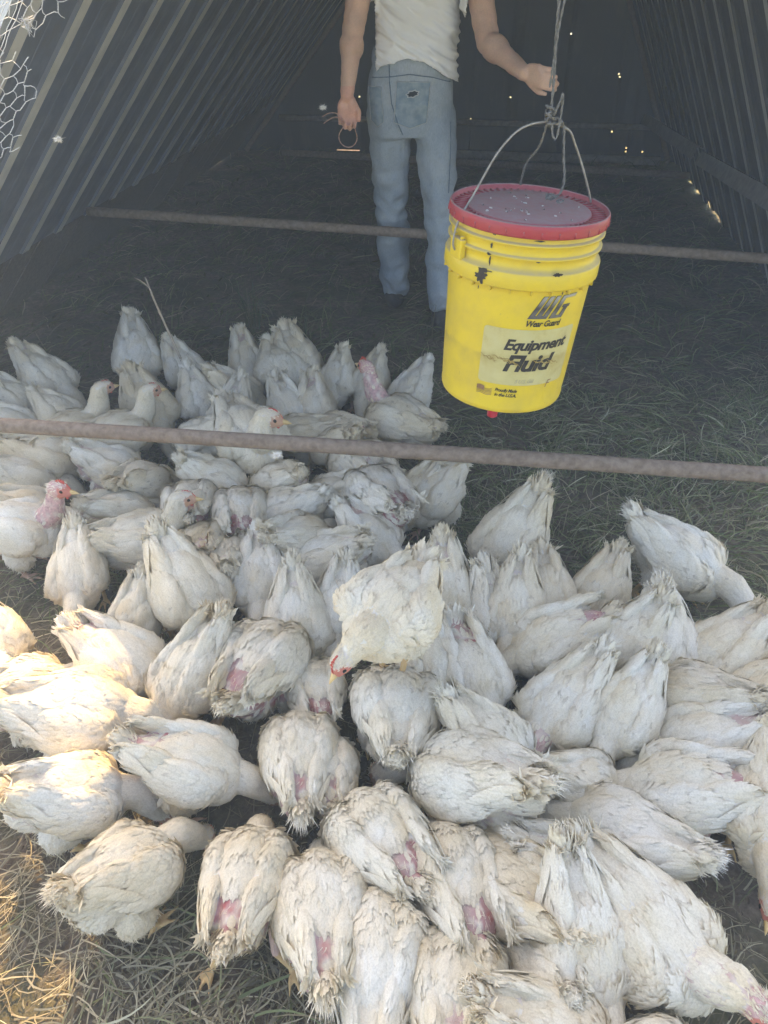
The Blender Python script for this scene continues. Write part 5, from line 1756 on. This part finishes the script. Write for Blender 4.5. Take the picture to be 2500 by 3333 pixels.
def pocket(x0, x1, z0, z1, lean):
    def o(u, v):
        zz = z0 + (z1-z0)*v
        mid = .5; drop = .022*(1-abs(2*u-1))*(1-v)
        return (x0+(x1-x0)*u + lean*(v-.5), zz - drop)
    jeans_patch('back_pocket', o, M_pocket, .0035)
    jeans_line('pocket_stitching', [o(0, 1), o(0, 0), o(.5, 0), o(1, 0), o(1, 1), o(0, 1)], .0014, M_thread, .0055)
pocket(.045, .175, .865, 1.005, .01)
pocket(-.055, -.005, .865, .985, -.01)
jeans_line('seat_seam', [(.02, 1.06), (.022, 1.0), (.03, .93), (.055, .86), (.075, .82)], .0022, M_seam)
jeans_line('waistband_edge', [(-.045, 1.015), (.02, 1.02), (.10, 1.03), (.19, 1.02), (.26, 1.0)], .0016, M_seam)
jeans_line('side_seam', [(.268, .86), (.272, .74), (.27, .60)], .0018, M_seam)
# torn hole with a pale frayed rim
def blob(cx, cz, rx, rz, tilt):
    def o(u, v):
        a_, b_ = 2*u-1, 2*v-1
        r_ = max(abs(a_), abs(b_)); l = math.hypot(a_, b_) or 1
        a_, b_ = a_*r_/l, b_*r_/l
        k = 1+.12*math.sin(7*math.atan2(b_, a_))
        x, z_ = a_*rx*k, b_*rz*k
        return (cx + x*math.cos(tilt)-z_*math.sin(tilt), cz + x*math.sin(tilt)+z_*math.cos(tilt))
    return o
jeans_patch('frayed_rim', blob(.112, .965, .026, .0125, .2), M_thread, .0052)
jeans_patch('torn_hole', blob(.112, .965, .020, .0085, .2), simple('hole_dark', (.02, .025, .03), (.04, .045, .05), 50, 1, 0), .0068)  # flat dark patch laid over the denim as the hole

# ---- t-shirt
mb = MB()
loft(mb, [((.115, 3.42, .93), .188, .142), ((.115, 3.42, 1.02), .180, .134), ((.12, 3.415, 1.12), .163, .122), ((.128, 3.41, 1.24), .165, .122), ((.13, 3.40, 1.36), .182, .122), ((.13, 3.40, 1.44), .172, .105), ((.13, 3.405, 1.49), .10, .075)])
mb.capsule(SL + Vector((.03, 0, .02)), SL.lerp(EL, .62), .072, .073)
mb.capsule(SR + Vector((-.03, 0, .02)), SR.lerp(ER, .55), .072, .074)
V, Q, Tt, E = voxel(mb, .0065, 4, .5)
N = vnormals(V, Q, Tt)
D = V @ np.array([.55, .0, 1.])
f1 = vnoise(np.c_[V[:, 0]*.6, V[:, 1]*.6, D*1.6], .17, 31); f2 = vnoise(np.c_[V[:, 0]*.8, V[:, 1]*.6, D*2.2], .075, 32)
V = V + N*(.011*(1-np.abs(f1))**2 + .0055*f2 - .004)[:, None]
hem = np.interp(V[:, 0], [-.07, .0, .09, .16, .24, .31], [1.012, 1.062, 1.082, 1.068, 1.022, .990]) + .003*vnoise(V*np.array([1, 1, 0]), .08, 33)
hem = np.where(V[:, 1] > 3.42, 1.0, hem)
slL = (np.array(V) - np.array(SL.lerp(EL, .56)))@np.array((EL-SL).normalized()) > 0
slR = (np.array(V) - np.array(SR.lerp(ER, .48)))@np.array((ER-SR).normalized()) > 0
hem = np.maximum(hem, -9)
low = (V[:, 2] < hem) & (V[:, 2] > hem-.0075); V[low, 2] = hem[low]
keepv = (V[:, 2] >= hem-1e-6) & ~(slL & (V[:, 0] < -.035)) & ~(slR & (V[:, 0] > .30))
V, Q, Tt = cut(V, Q, Tt, keepv)
shirt = link('t_shirt', mesh_np('t_shirt', V - np.array(PO), Q, Tt), None, person)
md = shirt.modifiers.new('s', 'SOLIDIFY'); md.thickness = .0025; md.offset = -1
shirt.data.materials.append(simple('white_cotton', (.84, .84, .83), (.89, .89, .88), 7, .9, .3, spec=.15))
# hair and boots
mb = MB()
mb.ell((.13, 3.445, 1.685), (.083, .100, .098)); mb.ell((.13, 3.40, 1.64), (.068, .060, .075))
V, Q, Tt, E = voxel(mb, .006, 2, .5); N = vnormals(V, Q, Tt); V = V + N*(.004*vnoise(V*np.array([2, 2, .5]), .03, 3))[:, None] - np.array(PO)
link('hair', mesh_np('hair', V, Q, Tt), simple('brown_hair', (.06, .035, .02), (.12, .08, .05), 120, .7, .8, vec_scale=(1, 1, .2)), person)
M_boot = simple('dark_boot', (.02, .022, .026), (.05, .05, .055), 30, .7, .5)
for A in (AL, AR):
    mb = MB()
    f_ = ground_z(np.array([A.x]), np.array([A.y]))[0]
    mb.capsule((A.x, A.y-.02, f_+.05), (A.x+.01, A.y+.17, f_+.042), .049, .043)
    mb.capsule((A.x, A.y, f_+.06), (A.x, A.y, .15), .05, .05)
    V, Q, Tt, E = voxel(mb, .006, 3, .5)
    V[:, 2] = np.maximum(V[:, 2], f_+.004); V -= np.array(PO)
    link('boot', mesh_np('boot', V, Q, Tt), M_boot, person)
# loop of twine held in the hanging hand
mb = MB()
cx, cyy, cz = -.143, 3.235, .822
P = [(-.150, 3.235, .872)] + [(cx + .036*math.cos(a_), cyy + .004*math.sin(2*a_), cz + .036*math.sin(a_)) for a_ in np.linspace(math.pi*.80, math.pi*2.15, 14)] + [(-.118, 3.235, .87)]
rope_strand(mb, P, .0028)
rope_strand(mb, [(-.160, 3.235, .885), (-.185, 3.23, .907), (-.215, 3.228, .908), (-.242, 3.228, .895)], .0024)
rope_strand(mb, [(-.160, 3.235, .88), (-.188, 3.225, .895), (-.212, 3.222, .888), (-.236, 3.222, .873)], .0028)
o = mb.build('twine', simple('pink_baling_twine', (.50, .30, .24), (.66, .44, .36), 120, .9, .4))
tag(o, 'short loop of pinkish baling twine held in the hanging hand', 'twine')
